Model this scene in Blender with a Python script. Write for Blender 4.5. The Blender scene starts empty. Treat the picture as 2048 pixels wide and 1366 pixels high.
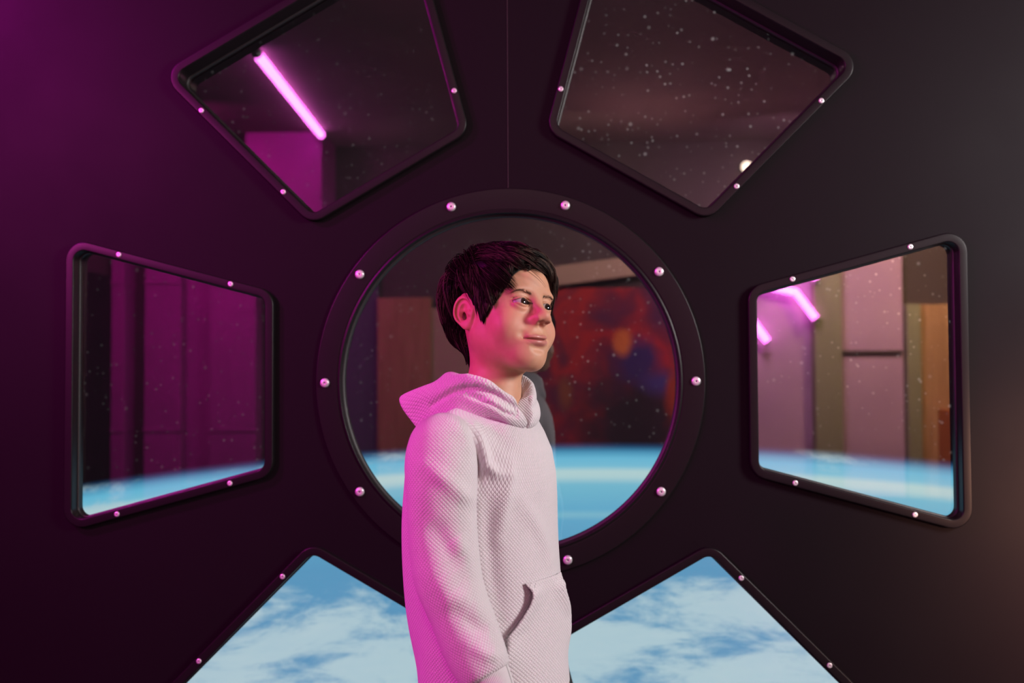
PREVIEW = False
import bpy, bmesh, math, random
import numpy as np
from mathutils import Vector, Matrix
from mathutils.geometry import delaunay_2d_cdt

# ------------------------------------------------------------------ camera
SC = bpy.context.scene
Z0 = 1.13                      # height of the round window's centre
YW = 2.36                      # front face of the porthole wall
CAM = Vector((0.10288, 0.0, Z0 + 0.02358))
YAW, PIT, ROLL, FPX = -0.04048, 0.03067, -0.00499, 1991.0
cd = bpy.data.cameras.new('camera')
cam = bpy.data.objects.new('camera', cd); SC.collection.objects.link(cam)
cam.location = CAM
cd.sensor_width = 36.0; cd.lens = 35.0
fw = Vector((math.sin(YAW)*math.cos(PIT), math.cos(YAW)*math.cos(PIT), math.sin(PIT)))
rt = fw.cross(Vector((0, 0, 1))).normalized(); up = rt.cross(fw)
r2 = rt*math.cos(ROLL) + up*math.sin(ROLL); u2 = up*math.cos(ROLL) - rt*math.sin(ROLL)
cam.rotation_euler = Matrix((r2, u2, -fw)).transposed().to_euler()
cd.clip_start = 0.05
cd.dof.use_dof = True; cd.dof.focus_distance = 1.80; cd.dof.aperture_fstop = 3.0
SC.camera = cam

def at(px, py, Y):
    """point at depth Y seen at pixel (px, py) of the 2048 wide frame"""
    d = fw + r2*((px-1024)/FPX) - u2*((py-683)/FPX)
    t = Y/d.y
    return CAM + d*t

# ------------------------------------------------------------------ world, exposure, lamps
w = bpy.data.worlds.new('world'); SC.world = w; w.use_nodes = True
w.node_tree.nodes['Background'].inputs[0].default_value = (0.10, 0.075, 0.10, 1)
w.node_tree.nodes['Background'].inputs[1].default_value = 0.05
SC.view_settings.view_transform = 'Standard'; SC.view_settings.look = 'None'
SC.view_settings.gamma = 1; SC.view_settings.use_curve_mapping = False
SC.view_settings.exposure = 0.0

def lamp(name, kind, loc, energy, col, size=0.1, size_y=None, target=None, spot=None, blend=0.5, spread=None):
    l = bpy.data.lights.new(name, kind); l.energy = energy; l.color = col
    if kind == 'AREA':
        l.shape = 'RECTANGLE' if size_y else 'DISK'; l.size = size
        if size_y: l.size_y = size_y
        if spread: l.spread = math.radians(spread)
    else:
        l.shadow_soft_size = size
    if kind == 'SPOT': l.spot_size = math.radians(spot); l.spot_blend = blend
    o = bpy.data.objects.new(name, l); SC.collection.objects.link(o); o.location = loc
    if target is not None:
        o.rotation_euler = (Vector(target)-Vector(loc)).to_track_quat('-Z', 'Y').to_euler()
    return o

MAG = (1.0, 0.03, 0.58)
MAG2 = (1.0, 0.065, 0.58)
lamp('key_lamp', 'AREA', (2.55, 0.90, 1.95), 88, (1.0, 0.93, 0.92), 0.75, target=(0.0, 1.7, 1.1))
lamp('front_fill', 'AREA', (-0.14, -0.9, 2.65), 5.5, (1.0, 0.72, 0.6), 0.3, target=(0.0, 1.7, 1.1))  # soft fill added from the camera side, source unseen
lamp('magenta_side_lamp', 'AREA', (-2.30, 0.05, 2.1), 64, MAG2, 0.35, None, target=(0.0, 1.7, 1.15))
lamp('magenta_wall_lamp', 'SPOT', (-2.3, 1.1, 2.75), 290, (1.0, 0.005, 0.75), 0.15, target=(-1.7, 2.36, 1.9), spot=120, blend=1.0)
lamp('warm_wall_fill', 'SPOT', (1.78, 1.50, 0.85), 150, (1.0, 0.50, 0.34), 0.10, target=(1.72, 2.36, 0.70), spot=105, blend=1.0)  # unseen light added to tint the lower right wall brown
# unseen fills added to brighten the reflected room behind the camera
lamp('room_fill_magenta', 'AREA', (-2.9, -2.6, 3.1), 120, MAG, 0.5, 1.6, target=(-3.1, -4.2, 1.2))
lamp('room_fill_warm', 'AREA', (3.4, -2.9, 2.7), 130, (1.0, 0.62, 0.33), 0.5, target=(3.9, -4.5, 0.9))
lamp('room_fill_pink', 'AREA', (2.0, -3.0, 2.9), 95, (1.0, 0.50, 0.75), 0.5, target=(2.4, -4.5, 1.0))
lamp('room_fill_mural', 'AREA', (0.3, -2.9, 2.9), 30, (1.0, 0.72, 0.55), 0.5, target=(0.2, -4.5, 1.2))
lamp('ceiling_fill', 'AREA', (0.9, -3.4, 2.3), 21, (1.0, 0.45, 0.5), 0.4, target=(0.9, -2.8, 3.3))  # added upward light so the ceiling shows in the upper panes
lamp('ceiling_fill_magenta', 'AREA', (-1.9, -4.1, 2.2), 10, (1.0, 0.3, 0.8), 0.3, target=(-1.7, -3.0, 3.3))

# ------------------------------------------------------------------ materials
def mat(name, base=(0.5, 0.5, 0.5), rough=0.5, metal=0.0, spec=0.5, emit=None, es=1.0):
    m = bpy.data.materials.new(name); m.use_nodes = True
    b = m.node_tree.nodes['Principled BSDF']
    b.inputs['Base Color'].default_value = (*base, 1); b.inputs['Roughness'].default_value = rough
    b.inputs['Metallic'].default_value = metal; b.inputs['Specular IOR Level'].default_value = spec
    if emit:
        b.inputs['Emission Color'].default_value = (*emit, 1); b.inputs['Emission Strength'].default_value = es
    return m

class NT:
    """small helper for procedural node trees"""
    def __init__(s, m): s.t = m.node_tree; s.b = s.t.nodes['Principled BSDF']
    def n(s, typ, **kw):
        x = s.t.nodes.new(typ)
        for k, v in kw.items(): setattr(x, k, v)
        return x
    def l(s, a, b): s.t.links.new(a, b)
    def put(s, sock, v):
        if isinstance(v, bpy.types.NodeSocket): s.l(v, sock)
        else: sock.default_value = v
    def m(s, op, a, b=0.0, c=0.0, clamp=False):
        x = s.n('ShaderNodeMath', operation=op); x.use_clamp = clamp
        for i, v in enumerate((a, b, c)): s.put(x.inputs[i], v)
        return x.outputs[0]
    def noise(s, vec, scale, detail=3, rough=0.5, dist=0.0):
        x = s.n('ShaderNodeTexNoise'); s.l(vec, x.inputs['Vector'])
        x.inputs['Scale'].default_value = scale; x.inputs['Detail'].default_value = detail
        x.inputs['Roughness'].default_value = rough; x.inputs['Distortion'].default_value = dist
        return x.outputs['Fac']
    def ramp(s, f, stops, interp='LINEAR'):
        x = s.n('ShaderNodeValToRGB'); s.put(x.inputs[0], f); x.color_ramp.interpolation = interp
        e = x.color_ramp.elements
        while len(e) < len(stops): e.new(0.5)
        for q, (p, c) in zip(e, stops): q.position = p; q.color = (*c, 1)
        return x.outputs[0]
    def mix(s, f, a, b, typ='MIX'):
        x = s.n('ShaderNodeMix', data_type='RGBA', blend_type=typ); s.put(x.inputs[0], f)
        for i, v in ((6, a), (7, b)):
            s.put(x.inputs[i], v if isinstance(v, bpy.types.NodeSocket) else (*v, 1))
        return x.outputs[2]
    def pos(s): return s.n('ShaderNodeNewGeometry').outputs['Position']
    def bump(s, h, strength, dist):
        x = s.n('ShaderNodeBump'); x.inputs['Strength'].default_value = strength; x.inputs['Distance'].default_value = dist
        s.l(h, x.inputs['Height']); s.l(x.outputs[0], s.b.inputs['Normal'])

def lin(*c):   # sRGB bytes -> linear
    return tuple(((v/255)/12.92 if v <= 10 else ((v/255+0.055)/1.055)**2.4) for v in c)

# satin black paint of the porthole wall, with fine dust
M_wall = mat('black_satin_paint', (0.0070, 0.0048, 0.0064), 0.5, spec=0.07)
t = NT(M_wall); P_ = t.pos()
t.l(t.ramp(t.noise(P_, 3.0, 4), [(0.3, (0.46, 0.46, 0.46)), (0.7, (0.56, 0.56, 0.56))]), t.b.inputs['Roughness'])
t.bump(t.noise(P_, 260, 2), 0.04, 0.0005)
M_frame = mat('black_frame_paint', (0.0075, 0.0055, 0.0068), 0.36, spec=0.18)
M_gasket = mat('black_rubber_gasket', (0.012, 0.011, 0.012), 0.5)
M_screw = mat('zinc_plated_steel', (0.74, 0.71, 0.74), 0.34, metal=0.55)
M_dark = mat('screw_recess_dark', (0.03, 0.03, 0.03), 0.5, metal=0.6)

# reflective acrylic pane
M_glass = bpy.data.materials.new('reflective_window_glass'); M_glass.use_nodes = True
g = M_glass.node_tree; g.nodes.remove(g.nodes['Principled BSDF'])
tr = g.nodes.new('ShaderNodeBsdfTransparent'); tr.inputs[0].default_value = (0.93, 0.94, 0.94, 1)
gl = g.nodes.new('ShaderNodeBsdfGlossy'); gl.inputs['Roughness'].default_value = 0.0
fr = g.nodes.new('ShaderNodeFresnel'); fr.inputs['IOR'].default_value = 2.8
mx = g.nodes.new('ShaderNodeMixShader')
g.links.new(fr.outputs[0], mx.inputs[0]); g.links.new(tr.outputs[0], mx.inputs[1]); g.links.new(gl.outputs[0], mx.inputs[2])
g.links.new(mx.outputs[0], g.nodes['Material Output'].inputs[0])

# ------------------------------------------------------------------ object helpers
def link_mesh(name, verts, faces, m=None, parent=None, smooth=False):
    me = bpy.data.meshes.new(name)
    me.from_pydata([tuple(v) for v in verts], [], faces); me.update()
    if smooth: me.polygons.foreach_set('use_smooth', [True]*len(me.polygons))
    o = bpy.data.objects.new(name, me); SC.collection.objects.link(o)
    if m: me.materials.append(m)
    if parent: o.parent = parent
    return o

def np_mesh(name, V, Fq, m=None, parent=None, smooth=True, F3=None):
    """mesh from numpy arrays: Fq quads, F3 triangles"""
    me = bpy.data.meshes.new(name)
    V = np.asarray(V, dtype=np.float32)
    nq = 0 if Fq is None else len(Fq); n3 = 0 if F3 is None else len(F3)
    me.vertices.add(len(V)); me.vertices.foreach_set('co', V.ravel())
    idx = []; 
    if nq: idx.append(np.asarray(Fq, dtype=np.int32).ravel())
    if n3: idx.append(np.asarray(F3, dtype=np.int32).ravel())
    idx = np.concatenate(idx)
    me.loops.add(len(idx)); me.loops.foreach_set('vertex_index', idx)
    st = np.concatenate([np.arange(nq)*4, nq*4+np.arange(n3)*3]).astype(np.int32)
    me.polygons.add(nq+n3); me.polygons.foreach_set('loop_start', st)
    me.update(calc_edges=True); me.validate()
    if smooth: me.polygons.foreach_set('use_smooth', np.ones(len(me.polygons), dtype=bool))
    if m: me.materials.append(m)
    o = bpy.data.objects.new(name, me); SC.collection.objects.link(o)
    if parent: o.parent = parent
    return o

def empty(name, loc=(0, 0, 0)):
    o = bpy.data.objects.new(name, None); SC.collection.objects.link(o); o.location = loc; o.empty_display_size = 0.1
    return o

def tag(o, label, cat=None, group=None, kind=None):
    if label: o['label'] = label
    if cat: o['category'] = cat
    if group: o['group'] = group
    if kind: o['kind'] = kind
    return o

def box(name, x0, x1, y0, y1, z0, z1, m, parent=None, bevel=0.0):
    V = [(x, y, z) for x in (x0, x1) for y in (y0, y1) for z in (z0, z1)]
    F = [(0, 1, 3, 2), (4, 6, 7, 5), (0, 4, 5, 1), (2, 3, 7, 6), (0, 2, 6, 4), (1, 5, 7, 3)]
    o = link_mesh(name, V, F, m, parent)
    if bevel:
        b = o.modifiers.new('bevel', 'BEVEL'); b.width = bevel; b.segments = 3
    return o

def tube(name, pts, r, m, parent=None, seg=12, caps=True):
    pts = [Vector(p) for p in pts]; V = []; F = []
    for i, p in enumerate(pts):
        a = pts[max(i-1, 0)]; b = pts[min(i+1, len(pts)-1)]; d = (b-a).normalized()
        s = d.orthogonal().normalized() if i == 0 else (s - d*s.dot(d)).normalized()
        q = d.cross(s)
        for k in range(seg):
            t_ = 2*math.pi*k/seg; V.append(p + (s*math.cos(t_)+q*math.sin(t_))*r)
    for i in range(len(pts)-1):
        for k in range(seg):
            a = i*seg+k; b = i*seg+(k+1) % seg; F.append((a, b, b+seg, a+seg))
    if caps: F += [tuple(range(seg-1, -1, -1)), tuple(range((len(pts)-1)*seg, len(pts)*seg))]
    return link_mesh(name, V, F, m, parent, True)

# ------------------------------------------------------------------ porthole wall
def sector(k, a, v):    # apothem a, lateral v of the sector at angle k -> wall x, z
    t_ = math.radians(k)
    return (math.cos(t_)*a - math.sin(t_)*v, Z0 + math.sin(t_)*a + math.cos(t_)*v)

A_IN, A_OUT, W_IN, W_OUT = 0.5818, 1.0467, 0.2034, 0.3282

def rounded(poly, r0, off, n=10):
    """rounded polygon: corner arcs of radius r0+off about the centres of the r0 corner arcs"""
    out = []; N = len(poly)
    for i in range(N):
        p = Vector(poly[i]); a = (Vector(poly[i-1])-p).normalized(); b = (Vector(poly[(i+1) % N])-p).normalized()
        half = a.angle(b)/2; c = p + (a+b).normalized()*(r0/math.sin(half))
        n0 = -Vector((a.y, -a.x)); n1 = Vector((b.y, -b.x))
        if n0.dot(c-p) > 0: n0 = -n0
        if n1.dot(c-p) > 0: n1 = -n1
        a0 = math.atan2(n0.y, n0.x); a1 = math.atan2(n1.y, n1.x); dd = (a1-a0+math.pi) % (2*math.pi)-math.pi
        for j in range(n+1):
            t_ = a0+dd*j/n; out.append((c.x+math.cos(t_)*(r0+off), c.y+math.sin(t_)*(r0+off)))
    return out

def circle(r, n=160):
    return [(r*math.cos(2*math.pi*i/n), Z0 + r*math.sin(2*math.pi*i/n)) for i in range(n)]

def loft(name, loops, m, parent):
    V = []; F = []; n = len(loops[0][0])
    for L_, y in loops: V += [(x, y, z) for x, z in L_]
    for i in range(len(loops)-1):
        for k in range(n):
            a = i*n+k; b = i*n+(k+1) % n; F.append((a, b, b+n, a+n))
    o = link_mesh(name, V, F, m, parent, True)
    bm = bmesh.new(); bm.from_mesh(o.data); bmesh.ops.recalc_face_normals(bm, faces=bm.faces); bm.to_mesh(o.data); bm.free()
    wn = o.modifiers.new('normals', 'WEIGHTED_NORMAL'); wn.weight = 90
    return o

def screw_mesh(R, H, button):
    """screw head seen from -Y: domed button with hex socket, or flat countersunk cross head"""
    bm = bmesh.new(); seg = 28
    prof = [(R, 0), (R, -H*0.35), (R*0.93, -H*0.75), (R*0.78, -H), (R*0.30, -H)] if button else \
           [(R, 0), (R*0.97, -H*0.7), (R*0.86, -H), (R*0.34, -H*1.05)]
    rings = []
    for r, y in prof: rings.append([bm.verts.new((r*math.cos(2*math.pi*i/seg), y, r*math.sin(2*math.pi*i/seg))) for i in range(seg)])
    inner = []
    for i in range(seg):
        a = 2*math.pi*i/seg
        if button:
            q = (a % (math.pi/3))-math.pi/6; r = R*0.20*math.cos(math.pi/6)/math.cos(q)
        else:
            r = R*(0.52 if (i % 7) in (0, 1) else 0.22)*0.8
        inner.append((r*math.cos(a), r*math.sin(a)))
    rings.append([bm.verts.new((x, -H*0.98, z)) for x, z in inner])
    nb = len(rings)
    for i in range(nb-1):
        for k in range(seg):
            bm.faces.new((rings[i][k], rings[i][(k+1) % seg], rings[i+1][(k+1) % seg], rings[i+1][k]))
    dp = [bm.verts.new((x*0.92, -H*0.25, z*0.92)) for x, z in inner]
    for k in range(seg):
        f = bm.faces.new((rings[-1][k], rings[-1][(k+1) % seg], dp[(k+1) % seg], dp[k])); f.material_index = 1
    f = bm.faces.new(dp); f.material_index = 1
    bmesh.ops.recalc_face_normals(bm, faces=bm.faces)
    for f in bm.faces: f.smooth = f.material_index == 0
    me = bpy.data.meshes.new('screw'); bm.to_mesh(me); bm.free()
    me.materials.append(M_screw); me.materials.append(M_dark)
    return me

ME_SMALL = screw_mesh(0.0062, 0.0022, False)
ME_BOLT = screw_mesh(0.0108, 0.0062, True)
def screw(name, me, x, z, y, parent, rot):
    o = bpy.data.objects.new(name, me); SC.collection.objects.link(o); o.parent = parent
    o.location = (x, y, z); o.rotation_euler = (0, rot, 0)
    return o

FW, RAISE = 0.0210, 0.017
holes = []
rnd = random.Random(4)
names = {0: 'right', 60: 'upper right', 120: 'upper left', 180: 'left', 240: 'lower left', 300: 'lower right'}
desc = {0: 'four sided window right of the round window, blue horizon and purple panels reflected in it',
        60: 'four sided window at upper right with many stars and one round lamp reflection',
        120: 'four sided window at upper left with one long magenta tube light reflected in it',
        180: 'four sided window left of the round window, dim magenta panels reflected above blue horizon',
        240: 'lower left window full of white and blue clouds, left of the boy',
        300: 'lower right window full of white and blue clouds, right of the boy'}
INSET = 0.032
for wi, k in enumerate((0, 60, 120, 180, 240, 300)):
    poly = [sector(k, A_IN, -W_IN), sector(k, A_OUT, -W_OUT), sector(k, A_OUT, W_OUT), sector(k, A_IN, W_IN)]
    r0 = 0.024; INSET = 0.044 if k in (60, 120) else 0.020
    root = empty('window_%d' % (wi+2)); tag(root, desc[k], kind='structure')
    L_ = lambda off: rounded(poly, r0, off)
    b = 0.0035
    y = YW
    prof = [(FW, y+0.001), (FW, y-RAISE+b), (FW-b*0.3, y-RAISE+b*0.3), (FW-b, y-RAISE), (b*0.8, y-RAISE), (b*0.25, y-RAISE+b*0.3), (0.0, y-RAISE+b), (0.0, y+INSET+0.02)]
    loft('window_frame', [(L_(o_), yy) for o_, yy in prof], M_frame, root)
    # rubber gasket lying against the pane
    gp = [(0.0, y+INSET-0.008), (-0.0025, y+INSET-0.0075), (-0.0035, y+INSET-0.005), (-0.0035, y+INSET)]
    loft('gasket', [(L_(o_), yy) for o_, yy in gp], M_gasket, root)
    pl = L_(0.004)
    link_mesh('glass_pane', [(x, y+INSET, z) for x, z in pl], [tuple(range(len(pl)))], M_glass, root)
    holes.append(L_(0.008))
    for a in (0.664, 0.936):
        lat = W_IN + (W_OUT-W_IN)*(a-A_IN)/(A_OUT-A_IN) + 0.0115
        for s in (-1, 1):
            x, z = sector(k, a, s*lat)
            if z > 0.02: screw('screw', ME_SMALL, x, z, y-RAISE, root, rnd.uniform(0, 3))

# round window
root = empty('window_1'); tag(root, 'large round window with a bolted ring, behind the boy', kind='structure')
y = YW; b = 0.004; RR, RH = 0.4625, 0.402
prof = [(RR, y+0.001), (RR, y-0.006+b), (RR-b*0.3, y-0.006+b*0.3), (RR-b, y-0.006), (RH+0.010, y-0.006), (RH+0.0095, y-0.004), (RH+0.006, y-0.004),
        (RH+0.0055, y-0.006), (RH+0.003, y-0.006), (RH+0.0007, y-0.007), (RH, y-0.004), (RH, y+0.04)]
loft('window_ring', [(circle(r), yy) for r, yy in prof], M_frame, root)
loft('gasket', [(circle(r), yy) for r, yy in ((RH, y+0.016), (RH-0.005, y+0.017), (RH-0.006, y+0.022), (RH-0.006, y+0.03))], M_gasket, root)
c = circle(RH+0.002)
link_mesh('glass_pane', [(x, y+0.028, z) for x, z in c], [tuple(range(len(c)))], M_glass, root)
holes.append(circle(RH+0.01))
for i in range(10):
    t_ = math.radians(36*i)
    screw('bolt', ME_BOLT, 0.4392*math.cos(t_), Z0+0.4392*math.sin(t_), y-0.006, root, rnd.uniform(0, 3))

# wall plate with the seven openings
XL, XR, ZT = -4.0, 4.5, 3.3
V2 = []; E2 = []
def ring2(pts):
    s = len(V2); V2.extend(Vector(p) for p in pts); E2.extend((s+i, s+(i+1) % len(pts)) for i in range(len(pts)))
ring2([(XL, 0.0), (XR, 0.0), (XR, ZT), (XL, ZT)])
for h in holes: ring2(h)
vo, eo, fo, *_ = delaunay_2d_cdt(V2, E2, [], 0, 1e-6)
def inside(p, poly):
    c_ = False; n = len(poly); j = n-1
    for i in range(n):
        if (poly[i][1] > p[1]) != (poly[j][1] > p[1]) and p[0] < (poly[j][0]-poly[i][0])*(p[1]-poly[i][1])/(poly[j][1]-poly[i][1])+poly[i][0]: c_ = not c_
        j = i
    return c_
keep = []
for f in fo:
    cx_ = sum(vo[i][0] for i in f)/len(f); cz_ = sum(vo[i][1] for i in f)/len(f)
    if not any(inside((cx_, cz_), h) for h in holes): keep.append(tuple(f))
wf = link_mesh('wall_front', [(p[0], YW, p[1]) for p in vo], keep, M_wall)
sol = wf.modifiers.new('thickness', 'SOLIDIFY'); sol.thickness = 0.012; sol.offset = 0
wf.location.y = 0.006
tag(wf, 'black satin painted wall panel pierced by the seven windows', kind='structure')
M_seam = mat('panel_joint_filler', (0.035, 0.025, 0.027), 0.5)
s_ = box('trim_1', -0.0006, 0.0006, YW-0.0012, YW+0.002, Z0+RR, ZT, M_seam); tag(s_, 'thin vertical joint between wall panels above the round window', kind='structure')

# ------------------------------------------------------------------ display behind the wall
YS = 3.2
M_scr = bpy.data.materials.new('earth_from_orbit_display'); M_scr.use_nodes = True
t = NT(M_scr); P_ = t.pos()
sx = t.n('ShaderNodeSeparateXYZ'); t.l(P_, sx.inputs[0]); X, Zc = sx.outputs[0], sx.outputs[2]
top = at(1180, 890, YS); RE = 10.6
dx = t.m('SUBTRACT', X, top.x); dz = t.m('SUBTRACT', Zc, top.z-RE)
dist = t.m('SQRT', t.m('ADD', t.m('MULTIPLY', dx, dx), t.m('MULTIPLY', dz, dz)))
h = t.m('SUBTRACT', RE, dist)                     # depth below the limb in metres
cmb = t.n('ShaderNodeCombineXYZ'); t.l(t.m('MULTIPLY', X, 1.0), cmb.inputs[0]); t.l(t.m('MULTIPLY', h, 2.6), cmb.inputs[1])
wv = cmb.outputs[0]
n1 = t.noise(wv, 1.7, 8, 0.62, 0.9)
n2 = t.noise(wv, 5.5, 8, 0.7, 0.5)
n3 = t.noise(wv, 0.8, 3, 0.5, 0.2)
cm2 = t.n('ShaderNodeCombineXYZ'); t.l(t.m('MULTIPLY', X, 0.8), cm2.inputs[0]); t.l(t.m('MULTIPLY', h, 9.0), cm2.inputs[1])
n4 = t.noise(cm2.outputs[0], 2.2, 6, 0.6, 0.3)
cl = t.m('ADD', t.m('ADD', t.m('MULTIPLY', n1, 0.9), t.m('MULTIPLY', n2, 0.5)), t.m('MULTIPLY', n3, 0.5))
cl = t.m('ADD', cl, t.m('MULTIPLY', n4, 0.25))
mr = t.n('ShaderNodeMapRange'); mr.interpolation_type = 'SMOOTHSTEP'
t.l(h, mr.inputs[0]); mr.inputs[1].default_value = 0.22; mr.inputs[2].default_value = 0.55; mr.inputs[3].default_value = -0.25; mr.inputs[4].default_value = 0.0
cf = t.m('ADD', cl, mr.outputs[0])
sea = t.ramp(t.m('DIVIDE', h, 1.2), [(0.0, lin(28, 96, 150)), (0.035, lin(108, 194, 226)), (0.055, lin(124, 200, 226)), (0.070, lin(188, 222, 224)), (0.084, lin(184, 220, 224)), (0.105, lin(122, 196, 220)), (0.17, lin(100, 180, 214)), (0.185, lin(128, 194, 216)), (0.20, lin(98, 176, 212)), (0.30, lin(90, 162, 202)), (1.0, lin(86, 150, 194))])
cloud = t.mix(t.m('MULTIPLY', n2, 0.6), lin(196, 222, 226), lin(150, 196, 220))
cfr = t.ramp(cf, [(0.0, (0, 0, 0)), (0.92, (0, 0, 0)), (1.0, (.3, .3, .3))])
cr = t.n('ShaderNodeMapRange'); cr.interpolation_type = 'SMOOTHSTEP'; t.l(cf, cr.inputs[0]); cr.inputs[1].default_value = 0.90; cr.inputs[2].default_value = 1.13
earth = t.mix(cr.outputs[0], sea, cloud)
# stars
def stars(scale, thr, size, amp):
    v = t.n('ShaderNodeTexVoronoi', feature='F1'); t.l(P_, v.inputs['Vector']); v.inputs['Scale'].default_value = scale
    sp = t.n('ShaderNodeSeparateColor'); t.l(v.outputs['Color'], sp.inputs[0])
    on = t.m('GREATER_THAN', sp.outputs[0], thr)
    br = t.m('MULTIPLY', t.m('POWER', sp.outputs[1], 3.0), amp)
    d_ = t.m('SUBTRACT', 1.0, t.m('DIVIDE', v.outputs['Distance'], t.m('ADD', size*0.5, t.m('MULTIPLY', sp.outputs[2], size))), clamp=True)
    return t.m('MULTIPLY', t.m('MULTIPLY', on, br), d_)
dens = t.noise(P_, 1.6, 3)
dn = t.m('MULTIPLY', t.m('SUBTRACT', dens, 0.34, clamp=True), 3.0)
dn = t.m('MULTIPLY', dn, t.m('ADD', 0.22, t.m('MULTIPLY', t.m('ADD', 0.35, X, clamp=True), 0.8)))
st = t.m('ADD', t.m('MULTIPLY', stars(22, 0.22, 0.13, 4.2), dn), t.m('MULTIPLY', stars(48, 0.25, 0.17, 1.7), dn))
st = t.m('MULTIPLY', st, 1.0)
space = t.mix(1.0, (0.0035, 0.0030, 0.0040), (0.9, 0.85, 0.85))
x = t.n('ShaderNodeMix', data_type='RGBA', blend_type='ADD'); x.inputs[0].default_value = 1.0
x.inputs[6].default_value = (0.0035, 0.003, 0.004, 1)
cmb2 = t.n('ShaderNodeCombineColor'); t.l(st, cmb2.inputs[0]); t.l(t.m('MULTIPLY', st, 0.93), cmb2.inputs[1]); t.l(t.m('MULTIPLY', st, 0.93), cmb2.inputs[2])
t.l(cmb2.outputs[0], x.inputs[7]); space = x.outputs[2]
lim = t.n('ShaderNodeMapRange'); lim.interpolation_type = 'SMOOTHSTEP'; t.l(h, lim.inputs[0]); lim.inputs[1].default_value = -0.014; lim.inputs[2].default_value = 0.026
col = t.mix(lim.outputs[0], space, earth)
t.b.inputs['Base Color'].default_value = (0.01, 0.01, 0.012, 1); t.b.inputs['Roughness'].default_value = 0.5
t.l(col, t.b.inputs['Emission Color']); t.b.inputs['Emission Strength'].default_value = 1.12
M_case = mat('display_case', (0.02, 0.02, 0.022), 0.5)
ds = empty('display', (0, YS, 0.0)); tag(ds, 'huge display behind the windows showing cloudy blue planet below starry space', 'display')
p_ = box('screen', -2.6, 2.6, 0.0, 0.02, 0.08, 3.1, M_scr, ds); p_ = box('display_case', -2.66, 2.66, 0.02, 0.10, 0.0, 3.16, M_case, ds)
# ------------------------------------------------------------------ room behind the camera (seen in the panes)
YB = -4.5
M_floor = mat('dark_grey_floor', (0.07, 0.065, 0.07), 0.45)
t = NT(M_floor); t.l(t.ramp(t.noise(t.pos(), 4, 5), [(0.3, (0.055, 0.05, 0.055)), (0.7, (0.085, 0.08, 0.085))]), t.b.inputs['Base Color'])
M_ceil = mat('dark_ceiling_paint', (0.16, 0.12, 0.12), 0.8)
t = NT(M_ceil); t.l(t.ramp(t.noise(t.pos(), 0.7, 3), [(0.3, (0.12, 0.09, 0.09)), (0.7, (0.20, 0.15, 0.14))]), t.b.inputs['Base Color'])
M_plaster = mat('pale_plaster', (0.55, 0.52, 0.54), 0.8)
t = NT(M_plaster); t.l(t.ramp(t.noise(t.pos(), 2, 4), [(0.3, (0.52, 0.49, 0.51)), (0.7, (0.60, 0.57, 0.58))]), t.b.inputs['Base Color'])
M_purple = mat('plaster_magenta_glow', (0.42, 0.05, 0.36), 0.7)  # plaster with the magenta tube glow painted into its colour
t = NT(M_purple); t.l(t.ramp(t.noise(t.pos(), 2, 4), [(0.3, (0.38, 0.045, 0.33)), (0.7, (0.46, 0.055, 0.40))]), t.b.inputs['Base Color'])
M_mauve = mat('mauve_painted_panel', (0.50, 0.34, 0.50), 0.7)
t = NT(M_mauve); t.l(t.ramp(t.noise(t.pos(), 2, 4), [(0.3, (0.47, 0.31, 0.47)), (0.7, (0.54, 0.37, 0.52))]), t.b.inputs['Base Color'])
M_brown = mat('dark_brown_wall_paint', (0.075, 0.055, 0.055), 0.7)
M_slate = mat('slate_blue_panel', (0.10, 0.10, 0.16), 0.6)
M_wood = mat('oak_panel', (0.50, 0.27, 0.11), 0.55)
t = NT(M_wood); sp = t.n('ShaderNodeMapping'); t.l(t.pos(), sp.inputs[0]); sp.inputs['Scale'].default_value = (12, 12, 1)
t.l(t.ramp(t.noise(sp.outputs[0], 2.0, 5, 0.6, 0.5), [(0.3, (0.36, 0.20, 0.09)), (0.7, (0.52, 0.33, 0.17))]), t.b.inputs['Base Color'])
M_olive = mat('olive_column_paint', (0.26, 0.28, 0.17), 0.6)
M_beige = mat('beige_wall_panel', (0.50, 0.40, 0.28), 0.7)
M_led = mat('magenta_led_tube', (0.9, 0.3, 0.8), 0.4, emit=(1.0, 0.16, 0.86), es=22.0)
M_alu = mat('aluminium_channel', (0.6, 0.6, 0.62), 0.35, metal=1.0)
M_bulb = mat('warm_lamp_globe', (0.9, 0.8, 0.7), 0.4, emit=(1.0, 0.80, 0.62), es=9.0)

def st(o, label): return tag(o, label, kind='structure')
st(box('floor', XL, XR, YB-0.1, YS+0.3, -0.05, 0.0, M_floor), 'dark grey floor')
st(box('ceiling', XL, XR, YB-0.1, YW, ZT, ZT+0.05, M_ceil), 'dark brown ceiling')
st(box('wall_left', XL-0.1, XL, YB-0.1, YW, 0, ZT, M_brown), 'dark wall on the left side of the room')
st(box('wall_right', XR, XR+0.1, YB-0.1, YW, 0, ZT, M_brown), 'dark wall on the right side of the room')
st(box('wall_back', XL, XR, YB-0.1, YB, 0, ZT, M_brown), 'dark brown wall behind the camera')

def thing_box(name, label, cat, dims, m, group=None, bevel=0.006):
    x0, x1, y0, y1, z0, z1 = dims
    o = box(name, x0, x1, y0, y1, z0, z1, m, bevel=bevel)
    return tag(o, label, cat, group)
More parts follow.
